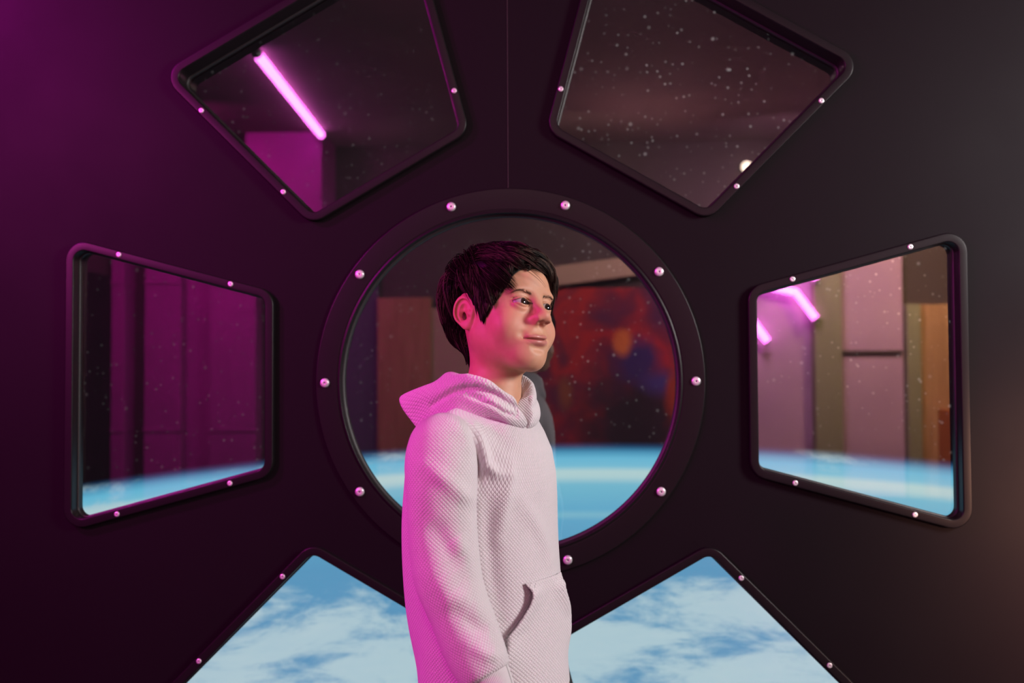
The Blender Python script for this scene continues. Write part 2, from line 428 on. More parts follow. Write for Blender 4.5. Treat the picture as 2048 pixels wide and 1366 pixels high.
# left part: pale pilasters, the magenta wash of light put into their colour, with a dark door between them
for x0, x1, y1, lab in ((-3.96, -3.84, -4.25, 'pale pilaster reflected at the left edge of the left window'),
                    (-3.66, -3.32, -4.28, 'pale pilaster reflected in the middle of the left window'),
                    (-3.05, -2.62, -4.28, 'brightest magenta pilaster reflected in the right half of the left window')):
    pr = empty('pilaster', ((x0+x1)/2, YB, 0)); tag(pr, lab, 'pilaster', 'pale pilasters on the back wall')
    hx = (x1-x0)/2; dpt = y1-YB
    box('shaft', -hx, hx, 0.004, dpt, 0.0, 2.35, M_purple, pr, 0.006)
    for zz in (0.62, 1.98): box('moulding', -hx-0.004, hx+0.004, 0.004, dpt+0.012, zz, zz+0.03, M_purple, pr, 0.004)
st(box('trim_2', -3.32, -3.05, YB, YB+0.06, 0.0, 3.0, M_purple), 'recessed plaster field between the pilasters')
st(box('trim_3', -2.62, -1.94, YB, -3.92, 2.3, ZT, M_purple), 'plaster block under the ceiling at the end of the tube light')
dr = empty('door_1', (-3.93, -3.9, 0)); tag(dr, 'dark door reflected in the left window', kind='structure')
box('door_leaf', -0.03, 0.0, -0.25, 0.25, 0.0, 2.05, M_dark, dr, 0.004)
# centre: slate panel, wooden post, beige wall, mural
st(box('trim_4', -2.1, -1.52, YB, YB+0.05, 0, 2.3, M_slate), 'slate blue wall field')
thing_box('wood_panel', 'brown wooden panel reflected in the left part of the round window', 'panel', (-1.52, -1.02, YB+0.004, YB+0.10, 0, 1.85), M_wood)
thing_box('partition', 'beige partition reflected behind the head of the boy', 'partition', (-1.02, -0.45, YB+0.004, YB+0.07, 0, 1.75), M_beige)
hd = thing_box('header_board', 'pale sloping board reflected above the red mural', 'board', (-0.1, 1.95, YB+0.004, YB+0.12, -0.09, 0.09), M_beige)
hd.location = (0, 0, 2.02); hd.rotation_euler = (0, math.radians(-7), 0)
# mural: generic red print with dark and violet blots
M_mur = mat('red_mural_print', rough=0.6)
t = NT(M_mur); P_ = t.pos()
a_ = t.ramp(t.noise(P_, 2.2, 4, 0.5, 0.6), [(0.30, lin(70, 24, 80)), (0.47, lin(120, 22, 60)), (0.62, lin(190, 34, 36)), (0.75, lin(110, 20, 60))])
s2 = t.n('ShaderNodeSeparateXYZ'); t.l(P_, s2.inputs[0])
def blob(cx_, cz_, rx, rz):
    u = t.m('DIVIDE', t.m('SUBTRACT', s2.outputs[0], cx_), rx); v = t.m('DIVIDE', t.m('SUBTRACT', s2.outputs[2], cz_), rz)
    q = t.m('SQRT', t.m('ADD', t.m('MULTIPLY', u, u), t.m('MULTIPLY', v, v)))
    q = t.m('ADD', q, t.m('MULTIPLY', t.m('SUBTRACT', t.noise(P_, 5, 3), 0.5), 1.1))
    return t.m('MULTIPLY', t.m('SUBTRACT', 1.35, q), 1.15, clamp=True)
c_ = t.mix(blob(0.86, 0.62, 0.52, 0.52), a_, lin(44, 20, 36))
c_ = t.mix(blob(0.90, 1.24, 0.22, 0.20), c_, lin(60, 36, 110))
c_ = t.mix(blob(1.10, 1.05, 0.16, 0.12), c_, lin(70, 60, 140))
c_ = t.mix(blob(0.75, 1.42, 0.075, 0.12), c_, lin(225, 130, 60))
c_ = t.mix(blob(1.22, 0.95, 0.08, 0.22), c_, lin(170, 60, 30))
c_ = t.mix(blob(0.22, 0.95, 0.07, 0.14), c_, lin(150, 90, 50))
t.l(c_, t.b.inputs['Base Color'])
mu = empty('wall_mural', (0.85, YB, 0)); tag(mu, 'blurred red and dark mural reflected in the right half of the round window', 'mural')
box('printed_panel', -0.95, 1.07, 0.02, 0.05, 0.45, 1.93, M_mur, mu); box('backing_board', -0.97, 1.09, 0.0, 0.02, 0.43, 1.95, M_dark, mu)
# right part: pale panels, olive column, pink panel, oak
thing_box('wall_panel', 'smooth pale panel reflected at the left of the right window', 'panel', (1.95, 2.46, YB+0.004, YB+0.10, 0, 2.6), M_mauve)
thing_box('column', 'olive column reflected in the right window', 'column', (2.46, 2.70, YB+0.004, YB+0.22, 0, 2.9), M_olive)
rp = empty('wall_panel', (3.0, YB, 0)); tag(rp, 'pale panel with one dark rail reflected in the middle of the right window', 'panel')
box('board', -0.29, 0.29, 0, 0.08, 0, 2.7, M_mauve, rp, 0.006); box('rail', -0.26, 0.27, 0.08, 0.11, 1.30, 1.335, M_brown, rp, 0.004)
thing_box('column', 'narrow olive post beside the oak panel reflected in the right window', 'column', (3.30, 3.42, YB+0.004, YB+0.16, 0, 1.75), M_olive)
thing_box('wood_panel', 'orange oak panel reflected at the right edge of the right window', 'panel', (3.42, 4.3, YB+0.004, YB+0.10, 0, 1.75), M_wood)
cab = empty('cabinet', (3.85, YB+0.30, 0)); tag(cab, 'low dark orange wooden cabinet reflected low in the right window', 'cabinet')
M_wood2 = mat('dark_orange_wood', (0.42, 0.13, 0.03), 0.5)
box('body', -0.27, 0.30, -0.2, 0.15, 0.0, 0.80, M_wood2, cab, 0.008)
for sx_ in (-0.26, 0.02): box('door', sx_, sx_+0.26, 0.15, 0.17, 0.04, 0.76, M_wood2, cab, 0.004)

# LED tubes
def led(name, pts, r, label, group='magenta led tubes of the room'):
    c0 = Vector(pts[0]); e = empty(name, c0); tag(e, label, 'tube light', group)
    q = [Vector(p)-c0 for p in pts]
    tube('light_tube', q, r, M_led, e, 14)
    d_ = (q[-1]-q[0]).normalized()
    tube('end_cap', [q[0]-(q[1]-q[0]).normalized()*0.03, q[0]-(q[1]-q[0]).normalized()*0.002], r*1.15, M_alu, e, 14)
    tube('end_cap', [q[-1]+(q[-1]-q[-2]).normalized()*0.002, q[-1]+(q[-1]-q[-2]).normalized()*0.03], r*1.15, M_alu, e, 14)
led('led_tube', [(-1.83, -1.61, ZT-0.04), (-1.93, -3.86, ZT-0.04)], 0.034, 'long straight magenta tube light reflected in the upper left window')
led('led_tube', [(2.0, YB+0.2, 1.93), (2.30, YB+0.2, 1.86), (2.46, YB+0.25, 1.62)], 0.035, 'bent magenta tube light reflected in the right window')
led('led_tube', [(1.90, YB+0.2, 1.62), (2.04, YB+0.2, 1.42)], 0.035, 'short magenta tube light reflected at the left edge of the right window')
led('led_tube', [(2.44, YB+0.22, 2.10), (2.47, YB+0.22, 1.97)], 0.03, 'small magenta tube light reflected at the top edge of the right window')
gb = empty('globe_lamp', (1.90, YB+0.12, 3.03)); tag(gb, 'round warm white lamp reflected in the upper right window', 'lamp')
bm = bmesh.new(); bmesh.ops.create_uvsphere(bm, u_segments=20, v_segments=12, radius=0.05)
me = bpy.data.meshes.new('bulb'); bm.to_mesh(me); bm.free(); me.materials.append(M_bulb)
o = bpy.data.objects.new('bulb', me); SC.collection.objects.link(o); o.parent = gb
tube('lamp_arm', [(0, -0.11, 0), (0, -0.08, 0), (0, -0.044, 0)], 0.012, M_alu, gb, 8)
# ------------------------------------------------------------------ signed distance modelling
f32 = np.float32
def ell(p, c, r):
    x, y, z = (p[i]-f32(c[i]) for i in range(3))
    a, b_, c_ = r
    k0 = np.sqrt((x/f32(a))**2+(y/f32(b_))**2+(z/f32(c_))**2)+f32(1e-6)
    k1 = np.sqrt((x/f32(a*a))**2+(y/f32(b_*b_))**2+(z/f32(c_*c_))**2)+f32(1e-6)
    return k0*(k0-1)/k1
def cap(p, a, b, ra, rb):
    a = np.array(a, f32); b = np.array(b, f32); d = b-a
    px, py, pz = (p[i]-a[i] for i in range(3))
    h = np.clip((px*d[0]+py*d[1]+pz*d[2])/f32(d@d), 0, 1)
    return np.sqrt((px-d[0]*h)**2+(py-d[1]*h)**2+(pz-d[2]*h)**2)-(f32(ra)+h*f32(rb-ra))
def smin(a, b, k):
    h = np.maximum(f32(k)-np.abs(a-b), 0)/f32(k)
    return np.minimum(a, b)-h*h*f32(k*0.25)
def smax(a, b, k): return -smin(-a, -b, k)
def sm(e0, e1, x):
    t_ = np.clip((x-e0)/(e1-e0), 0, 1); return t_*t_*(3-2*t_)

def surface_nets(F, xs, ys, zs):
    """quads of the zero level of F sampled on a rectilinear grid"""
    nx, ny, nz = F.shape
    ins = F < 0
    ax = (xs, ys, zs)
    cx = (nx-1)*(ny-1)*(nz-1)
    acc_i = []; acc_p = []; quads = []
    def cid(i, j, k): return (i*(ny-1)+j)*(nz-1)+k
    for d in range(3):
        s0 = [slice(None)]*3; s1 = [slice(None)]*3; s0[d] = slice(0, -1); s1[d] = slice(1, None)
        cr = ins[tuple(s0)] != ins[tuple(s1)]
        I = np.argwhere(cr)
        J = I.copy(); J[:, d] += 1
        f0 = F[I[:, 0], I[:, 1], I[:, 2]]; f1 = F[J[:, 0], J[:, 1], J[:, 2]]
        t_ = f0/(f0-f1)
        P_ = np.stack([ax[m][I[:, m]] for m in range(3)], 1).astype(np.float64)
        P_[:, d] += t_*(ax[d][J[:, d]]-ax[d][I[:, d]])
        a, b = [(1, 2), (2, 0), (0, 1)][d]
        ok = (I[:, a] > 0) & (I[:, b] > 0) & (I[:, a] < F.shape[a]-1) & (I[:, b] < F.shape[b]-1)
        I = I[ok]; P_ = P_[ok]; f0 = f0[ok]
        ids = []
        for da, db in ((-1, -1), (0, -1), (0, 0), (-1, 0)):
            C = I.copy(); C[:, a] += da; C[:, b] += db
            c_ = cid(C[:, 0], C[:, 1], C[:, 2]); ids.append(c_); acc_i.append(c_); acc_p.append(P_)
        q = np.stack(ids, 1); fl = f0 >= 0
        q[fl] = q[fl][:, ::-1]
        quads.append(q)
    ai = np.concatenate(acc_i); ap = np.concatenate(acc_p); Q = np.concatenate(quads)
    u, inv = np.unique(ai, return_inverse=True); inv = inv.ravel()
    cnt = np.bincount(inv); V = np.stack([np.bincount(inv, ap[:, m])/cnt for m in range(3)], 1)
    Qi = np.searchsorted(u, Q)
    return V, Qi

def grid(lo, hi, h):
    ax = [np.arange(lo[i], hi[i]+h, h).astype(f32) for i in range(3)]
    return ax, np.meshgrid(*ax, indexing='ij')

def relax(V, Q, it=1, w=0.5):
    """Laplacian relaxation over quad edges"""
    e = np.concatenate([Q[:, [0, 1]], Q[:, [1, 2]], Q[:, [2, 3]], Q[:, [3, 0]]])
    for _ in range(it):
        n = np.bincount(e[:, 0], minlength=len(V))+np.bincount(e[:, 1], minlength=len(V))
        A = np.stack([np.bincount(e[:, 0], V[e[:, 1], m], len(V))+np.bincount(e[:, 1], V[e[:, 0], m], len(V)) for m in range(3)], 1)
        V = V*(1-w)+w*A/np.maximum(n, 1)[:, None]
    return V

# ------------------------------------------------------------------ the boy: pose of the head
def rot_m(y, p, r):
    y, p, r = (math.radians(v) for v in (y, p, r))
    return np.array(Matrix.Rotation(y, 3, 'Z') @ Matrix.Rotation(p, 3, 'X') @ Matrix.Rotation(r, 3, 'Y'))
HR = rot_m(44.0, -9.0, 8.5); HO = np.array((0.0262, 1.70, 1.2563)); HS = 1.0
def h2w(V): return np.asarray(V)*HS @ HR.T + HO

EYE = (0.0268, -0.0600, -0.0030); ER = 0.0138
def eye_local(p):   # coordinates on the near and far eye alike (mirrored x), measured from the eye centre
    return np.abs(p[0])-f32(EYE[0]), p[1]-f32(EYE[1]), p[2]-f32(EYE[2])

def skull(p):
    ax_ = np.abs(p[0]); q = (ax_, p[1], p[2])
    d = ell(p, (0, .028, .031), (.0705, .096, .077))
    d = smin(d, ell(p, (0, -.018, .034), (.057, .0535, .044)), .03)
    d = smin(d, ell(p, (0, .070, -.012), (.050, .048, .042)), .03)
    return d

def head_sdf(p):
    ax_ = np.abs(p[0]); q = (ax_, p[1], p[2])
    d = skull(p)
    d = smin(d, ell(p, (0, -.016, -.020), (.0600, .0520, .060)), .03)
    d = smin(d, ell(p, (0, -.012, -.058), (.0520, .0520, .043)), .03)
    d = smin(d, cap(q, (.046, .012, -.048), (.018, -.046, -.088), .016, .017), .03)
    d = smin(d, ell(q, (.0375, -.0445, -.0400), (.0235, .0220, .0245)), .020)   # cheeks
    d = smin(d, ell(p, (0, -.0585, -.0930), (.0190, .0175, .0160)), .022)       # chin
    d = smin(d, ell(p, (0, -.0530, -.0620), (.0300, .0275, .0260)), .020)       # muzzle
    d = smin(d, ell(q, (.0240, -.0640, .0185), (.0200, .0080, .0060)), .014)     # brow
    # neck
    d = smin(d, cap(p, (0, .028, -.045), (0.000, .036, -.135), .043, .043), .028)
    d = smin(d, cap(p, (0.000, .036, -.135), (0.000, .044, -.19), .043, .054), .02)
    # eye sockets
    d = smax(d, -ell(q, (.0300, -.0810, .0010), (.0190, .0120, .0115)), .012)
    d = smax(d, -ell(q, (.0170, -.0870, .0030), (.0080, .0100, .0110)), .012)
    # nose
    n = cap(p, (0, -.0710, .0080), (0, -.0885, -.0215), .0064, .0074)
    n = smin(n, ell(p, (0, -.0938, -.0275), (.0090, .0092, .0084)), .012)
    n = smin(n, ell(q, (.0112, -.0860, -.0325), (.0070, .0096, .0072)), .010)
    d = smin(d, n, .016)
    d = smax(d, -ell(q, (.0064, -.0925, -.0385), (.0032, .0052, .0034)), .003)   # nostrils
    # naso-labial soft fold
    d = smax(d, -(cap(q, (.0190, -.0860, -.0380), (.0345, -.0765, -.0600), .0034, .0036)), .011)
    # lips, drawn up at the corners
    xx = p[0]; bow = 9.5*xx*xx
    zl = p[2]+f32(.0640)-bow*f32(.42)-xx*f32(.10)
    yl = p[1]+f32(.0805)-(xx*xx)*f32(13.0)
    lipw = np.abs(xx)-f32(.0245)
    up_ = np.sqrt((yl-f32(.0020))**2+((zl-f32(.0040)+np.exp(-(xx/.004)**2)*f32(.0010))*1.15)**2)-f32(.0056)*np.clip(1-(xx/.0262)**2, 0.02, 1)**0.5
    lo_ = np.sqrt((yl-f32(.0015))**2+((zl+f32(.0052))*1.0)**2)-f32(.0070)*np.clip(1-(xx/.0240)**2, 0.02, 1)**0.5
    lips = smin(up_, lo_, .001)
    lips = smax(lips, lipw, .003)
    d = smin(d, lips, .0035)
    sl = np.sqrt((zl*1.0)**2+(np.maximum(yl-f32(.001), 0)*.22)**2)-f32(.0015)
    sl = sl+f32(.0009)*sm(.012, .024, np.abs(xx)).astype(f32); sl = np.maximum(sl, np.abs(xx)-f32(.0250)); sl = np.maximum(sl, -(yl+.0)-f32(.012)+0)
    d = smax(d, -sl, .0022)
    #                                                    # mouth corner dimple
    d = smax(d, -ell(q, (.0285, -.0765, -.0590), (.0040, .0060, .0050)), .008)   # smile dent beside the lips
    d = smax(d, -ell(p, (0, -.0845, -.0795), (.0150, .0070, .0042)), .008)       # below the lower lip
    d = smax(d, -ell(p, (0, -.0925, -.0520), (.0022, .0060, .0060)), .005)       # philtrum
    # eyelids: a shell over the eyeball, opened by an almond
    ex, ey, ez = eye_local(p)
    lid = np.sqrt(ex*ex+ey*ey+ez*ez)-f32(ER+.0014)
    lid = smax(lid, ey+f32(.002), .004)
    d = smin(d, lid, .0060)
    u = np.where(ex > 0, ex/f32(.0168), ex/f32(.0156)); ue = np.where(ex > 0, f32(1.25), f32(2.0))
    tilt = ex*f32(.02)
    zt = f32(.0061)*np.clip(1-np.abs(u)**ue, 0, 1)**0.9+tilt
    zb = f32(-.0038)*np.clip(1-np.abs(u)**ue, 0, 1)**0.9+tilt+f32(.0002)
    alm = np.maximum(np.maximum(ez-zt, zb-ez), ex-f32(.0172))
    alm = np.maximum(alm, ey+f32(.0015))
    d = smax(d, -alm, .0012)
    cre = np.abs(np.sqrt(ex*ex+ey*ey+ez*ez)-f32(ER+.0022))            # crease over the lid
    cz = ez-(f32(.0092)*np.clip(1-np.abs(ex/f32(.0185))**2.2, 0, 1)**0.7+tilt)
    gro = np.sqrt(cz*cz+(cre*.4)**2)-f32(.0010)
    gro = np.maximum(gro, np.abs(ex)-f32(.0170)); gro = np.maximum(gro, ey)
    d = smax(d, -gro, .0022)
    gl2 = ez-(f32(-.0086)*np.clip(1-np.abs((ex)/f32(.0150))**2.0, 0, 1)**0.8+tilt)   # smiling fold below
    gr2 = np.maximum(np.maximum(np.sqrt(gl2*gl2+(cre*.4)**2)-f32(.0004), np.abs(ex)-f32(.0130)), ey)
    d = smax(d, -gr2, .0028)
    # ears
    d = smin(d, ear_sdf(q), .004)
    return d

EC = np.array((.0690, .0290, -.0080), f32)
eu = np.array((math.cos(math.radians(70)), math.sin(math.radians(70)), 0.0)); # towards the back and outwards
ev = np.array((0.0, -0.16, 0.987)); ev /= np.linalg.norm(ev)
ev = np.array((0.03, 0.18, 0.98)); ev /= np.linalg.norm(ev)
ew = np.cross(eu, ev); ew /= np.linalg.norm(ew); eu = np.cross(ev, ew)
if ew[0] < 0: ew = -ew
def ear_sdf(q):
    x, y, z = (q[i]-EC[i] for i in range(3))
    u = x*f32(eu[0])+y*f32(eu[1])+z*f32(eu[2]); v = x*f32(ev[0])+y*f32(ev[1])+z*f32(ev[2]); w_ = x*f32(ew[0])+y*f32(ew[1])+z*f32(ew[2])
    # egg outline: narrower at the lobe
    wd = f32(.0200)-(f32(.0050)*np.clip(-v/f32(.03), 0, 1))
    rho = np.sqrt((u/wd)**2+(v/f32(.0290))**2)
    plate = np.maximum((rho-1)*wd, np.abs(w_)-f32(.0022))
    plate = smax((rho-1)*wd, np.abs(w_)-f32(.0022), .003)
    fade = sm(-.020, -.008, v)
    rim = np.sqrt(((rho-.88)*wd)**2+(w_-f32(.0034))**2)-(f32(.0014)+f32(.0020)*fade)
    e = smin(plate, rim, .003)
    rho2 = np.sqrt(((u+f32(.0010))/f32(.0118))**2+((v-f32(.0000))/f32(.0195))**2)
    anti = np.sqrt(((rho2-1)*f32(.0105))**2+(w_-f32(.0020))**2)-f32(.0022)
    anti = np.maximum(anti, -(u+f32(.004)))
    e = smin(e, anti, .003)
    e = smax(e, -(np.sqrt(((rho-.70)*wd)**2+(w_-f32(.0042))**2)-f32(.0022)*fade), .002)
    e = smax(e, -ell((u, v, w_), (.0000, -.0055, .0050), (.0098, .0110, .0085)), .0025)
    e = smax(e, -ell((u, v, w_), (-.0010, .0085, .0050), (.0060, .0065, .0062)), .0025)
    e = smin(e, ell((u, v, w_), (-.0105, -.0060, .0035), (.0042, .0055, .0040)), .003)   # tragus
    e = smin(e, ell((u, v, w_), (-.0035, -.0225, .0010), (.0085, .0085, .0040)), .006)    # lobe
    e = smin(e, ell((u, v, w_), (-.0100, .0000, -.0060), (.0090, .0230, .0075)), .006)    # root
    return e
# ------------------------------------------------------------------ skin
def skin_mat():
    m = mat('skin', (0.50, 0.28, 0.19), 0.50, spec=0.42)
    t = NT(m)
    a = t.n('ShaderNodeAttribute', attribute_name='tint')
    base = t.ramp(t.noise(t.pos(), 60, 4), [(0.3, (0.46, 0.232, 0.142)), (0.7, (0.52, 0.272, 0.170))])
    sc = t.n('ShaderNodeSeparateColor'); t.l(a.outputs['Color'], sc.inputs[0])
    c = t.mix(sc.outputs[0], base, (0.42, 0.150, 0.135))      # lips
    c = t.mix(sc.outputs[1], c, (0.020, 0.012, 0.011))        # scalp below the hair, lash line
    c = t.mix(sc.outputs[2], c, (0.52, 0.215, 0.150))         # blood-rich skin of ears, nose and cheeks
    t.l(c, t.b.inputs['Base Color'])
    t.l(t.ramp(sc.outputs[0], [(0, (0.54,)*3), (1, (0.32,)*3)]), t.b.inputs['Roughness'])
    t.b.inputs['Subsurface Weight'].default_value = 0.18
    t.b.inputs['Subsurface Radius'].default_value = (0.9, 0.35, 0.2); t.b.inputs['Subsurface Scale'].default_value = 0.006
    t.bump(t.noise(t.pos(), 900, 2), 0.10, 0.0004)
    return m
M_skin = skin_mat()

# where hair grows on the head (local coordinates): value > 0 inside
def hairzone(x, y, z):
    ax_ = np.abs(x)
    zl = np.interp(y, [-.09, -.072, -.065, -.053, -.040, -.024, -.0155, -.009, -.002, .008, .014, .046, .050, .056, .12], [.068, .064, .047, .018, -.004, -.018, -.034, -.028, -.006, .006, .020, .022, -.040, -.074, -.080])
    return z-zl

def mesh_head():
    h = 0.00125 if not PREVIEW else 0.002
    ax_, p = grid((-.096, -.112, -.190), (.096, .118, .118), h)
    F = head_sdf(p)
    V, Q = surface_nets(F, *ax_)
    V = relax(V, Q, 1, .35)
    return V, Q
VH, QH = mesh_head()
x, y, z = VH.T
# tints
tint = np.zeros((len(VH), 4), f32); tint[:, 3] = 1
bow = 9.5*x*x*.42
zl = z+.0640-bow-x*.10; yl = y+.0805-13.0*x*x
top = .0092*np.clip(1-(x/.0262)**2, 0, 1)**.6-.0010*np.exp(-(x/.004)**2); bot = -.0124*np.clip(1-(x/.0245)**2, 0, 1)**.6
inl = sm(0.0, .0012, np.minimum(top-zl, zl-bot))*(np.abs(x) < .0262)*(yl < .010)*(y < -.055)
tint[:, 0] = inl*.85
hz = hairzone(x, y, z); ear_d = ear_sdf((np.abs(x), y, z))
tint[:, 1] = sm(-.002, .004, hz)*(ear_d > .003)*(y > -.085)
ex, ey, ez = np.abs(x)-EYE[0], y-EYE[1], z-EYE[2]
eu_ = np.where(ex > 0, ex/.0168, ex/.0156); ue_ = np.where(ex > 0, 1.25, 2.0)
zt = .0061*np.clip(1-np.abs(eu_)**ue_, 0, 1)**.9+ex*.02
zb_ = -.0038*np.clip(1-np.abs(eu_)**ue_, 0, 1)**.9+ex*.02
lash = np.exp(-((ez-zt-.0001)/.0013)**2)*(np.abs(ex) < .0168)*(np.abs(ey) < .03)*(ey < -.001)*.95
lash2 = np.exp(-((ez-zb_+.0002)/.0006)**2)*(np.abs(ex) < .0150)*(ey < -.001)*.30
tint[:, 1] = np.maximum(tint[:, 1], np.maximum(lash, lash2))
tint[:, 2] = np.clip(.7*np.exp(-((np.abs(x)-.036)**2+(z+.034)**2)/.02**2)*(y < -.03)+.8*np.exp(-(x*x+(z+.034)**2)/.012**2)*(y < -.08)+.8*(ear_d < .001), 0, 1)

def set_tint(o, c):
    a = o.data.color_attributes.new('tint', 'FLOAT_COLOR', 'POINT'); a.data.foreach_set('color', np.asarray(c, f32).ravel())

boy = empty('boy', (0.0, 1.70, 0.0)); tag(boy, 'boy in pale quilted hoodie standing before the round window, smiling slightly', 'person')
def keep_parent(o, par=None):
    o.parent = par or boy
    o.matrix_parent_inverse = Matrix.Translation(-boy.location)
# ------------------------------------------------------------------ eyes
M_white = mat('eye_white', (0.34, 0.29, 0.28), 0.30, spec=0.15)
M_iris = mat('dark_brown_iris', (0.020, 0.011, 0.008), 0.05, spec=0.9)
M_pupil = mat('pupil', (0.004, 0.004, 0.004), 0.04, spec=0.9)
def eyeball(sx_, gaze):
    bm = bmesh.new(); seg, rings = 40, 32; gv = []
    for i in range(rings+1):
        th = math.pi*i/rings; th = th if th > .0 else 0
        row = []
        for k in range(seg):
            a = 2*math.pi*k/seg; r = ER
            bul = .0009*math.exp(-(th/.50)**2*2)     # cornea
            row.append(bm.verts.new(((r+bul)*math.sin(th)*math.cos(a), -(r+bul)*math.cos(th), (r+bul)*math.sin(th)*math.sin(a))))
        gv.append(row)
    for i in range(rings):
        for k in range(seg):
            f = bm.faces.new((gv[i][k], gv[i+1][k], gv[i+1][(k+1) % seg], gv[i][(k+1) % seg])); f.smooth = True
            f.material_index = 2 if i < 3 else (1 if i < 6 else 0)
    bmesh.ops.remove_doubles(bm, verts=bm.verts, dist=1e-6); bmesh.ops.recalc_face_normals(bm, faces=bm.faces)
    me = bpy.data.meshes.new('eyeball'); bm.to_mesh(me); bm.free()
    for m_ in (M_white, M_iris, M_pupil): me.materials.append(m_)
    o = bpy.data.objects.new('eyeball', me); SC.collection.objects.link(o)
    g_ = rot_m(gaze[0], gaze[1], 0)
    R_ = HR @ g_; c = h2w(np.array([(sx_*EYE[0], EYE[1], EYE[2])]))[0]
    M_ = Matrix.Identity(4)
    for i in range(3):
        for j in range(3): M_[i][j] = R_[i][j]
        M_[i][3] = c[i]
    o.matrix_world = M_; o.parent = boy; o.matrix_parent_inverse = Matrix.Translation(-boy.location)
    return o
for s_ in (-1, 1): eyeball(s_, (7, 0))

# ------------------------------------------------------------------ hair
def hair_mat():
    m = mat('dark_brown_hair', (0.020, 0.012, 0.009), 0.42, spec=0.07)
    t = NT(m); a = t.n('ShaderNodeAttribute', attribute_name='shade')
    t.l(t.ramp(a.outputs['Fac'], [(0, (0.004, 0.0028, 0.0025)), (0.6, (0.010, 0.0065, 0.005)), (1, (0.085, 0.058, 0.044))]), t.b.inputs['Base Color'])
    return m
M_hair = hair_mat()

def sdf_grad(fn, P_, e=.0008):
    P_ = np.asarray(P_, f32); g_ = np.zeros_like(P_)
    for i in range(3):
        a = P_.copy(); a[:, i] += e; b = P_.copy(); b[:, i] -= e
        g_[:, i] = fn(tuple(a.T))-fn(tuple(b.T))
    n = np.linalg.norm(g_, axis=1, keepdims=True)
    return g_/np.maximum(n, 1e-9)

def scalp(p):
    d = skull(p)
    d = smin(d, ell(p, (0, -.016, -.020), (.0600, .0520, .060)), .03)
    d = smin(d, ell(p, (0, -.012, -.058), (.0520, .0520, .043)), .03)
    return smin(d, cap(p, (0, .028, -.045), (0.000, .036, -.135), .043, .043), .028)

CROWN = np.array((0.012, .070, .088))
rg = np.random.default_rng(12)
def hair_strands(n, group):
    # random directions from the head centre, projected on the scalp
    d = rg.normal(size=(n*4, 3)); d /= np.linalg.norm(d, axis=1, keepdims=True)
    P_ = np.array((0, .012, .010))+d*.085
    for _ in range(6):
        g_ = sdf_grad(scalp, P_); s = scalp(tuple(np.asarray(P_, f32).T)); P_ = P_-g_*s[:, None]
    hz = hairzone(*P_.T)
    ok = (hz > 0)&(P_[:, 2] > -.085)
    return P_[ok][:n]

def flow(P_, N, root):
    """combing direction at points P_ with surface normals N"""
    x, y, z = P_.T
    away = P_-CROWN; away /= np.maximum(np.linalg.norm(away, axis=1, keepdims=True), 1e-6)
    topw = sm(.040, .085, root[:, 2])[:, None]*sm(.09, .03, root[:, 1])[:, None]
    fwd = np.stack([.45+0*x, -1.0+0*x, -.15+0*x], 1)          # swept forward and over to his left
    down = np.stack([0*x, .15+.45*sm(-.02, .06, root[:, 1]), -1.0+0*x], 1)
    side = sm(.030, .058, np.abs(root[:, 0]))[:, None]*(1-topw)
    D = away*.45+fwd*topw*1.0+down*(.20+.9*side+.5*sm(.05, .10, root[:, 1])[:, None])
    brow_ = sm(-.045, -.062, y)[:, None]*sm(-.050, -.020, x)[:, None]
    D = D*(1-.75*brow_)+brow_*np.array((1.25, 0, -.25))*sm(.045, .02, x)[:, None]+brow_*np.array((.2, 0.1, -1.0))*sm(.015, .04, x)[:, None]
    D = D-N*np.sum(D*N, 1, keepdims=True)
    return D/np.maximum(np.linalg.norm(D, axis=1, keepdims=True), 1e-6)

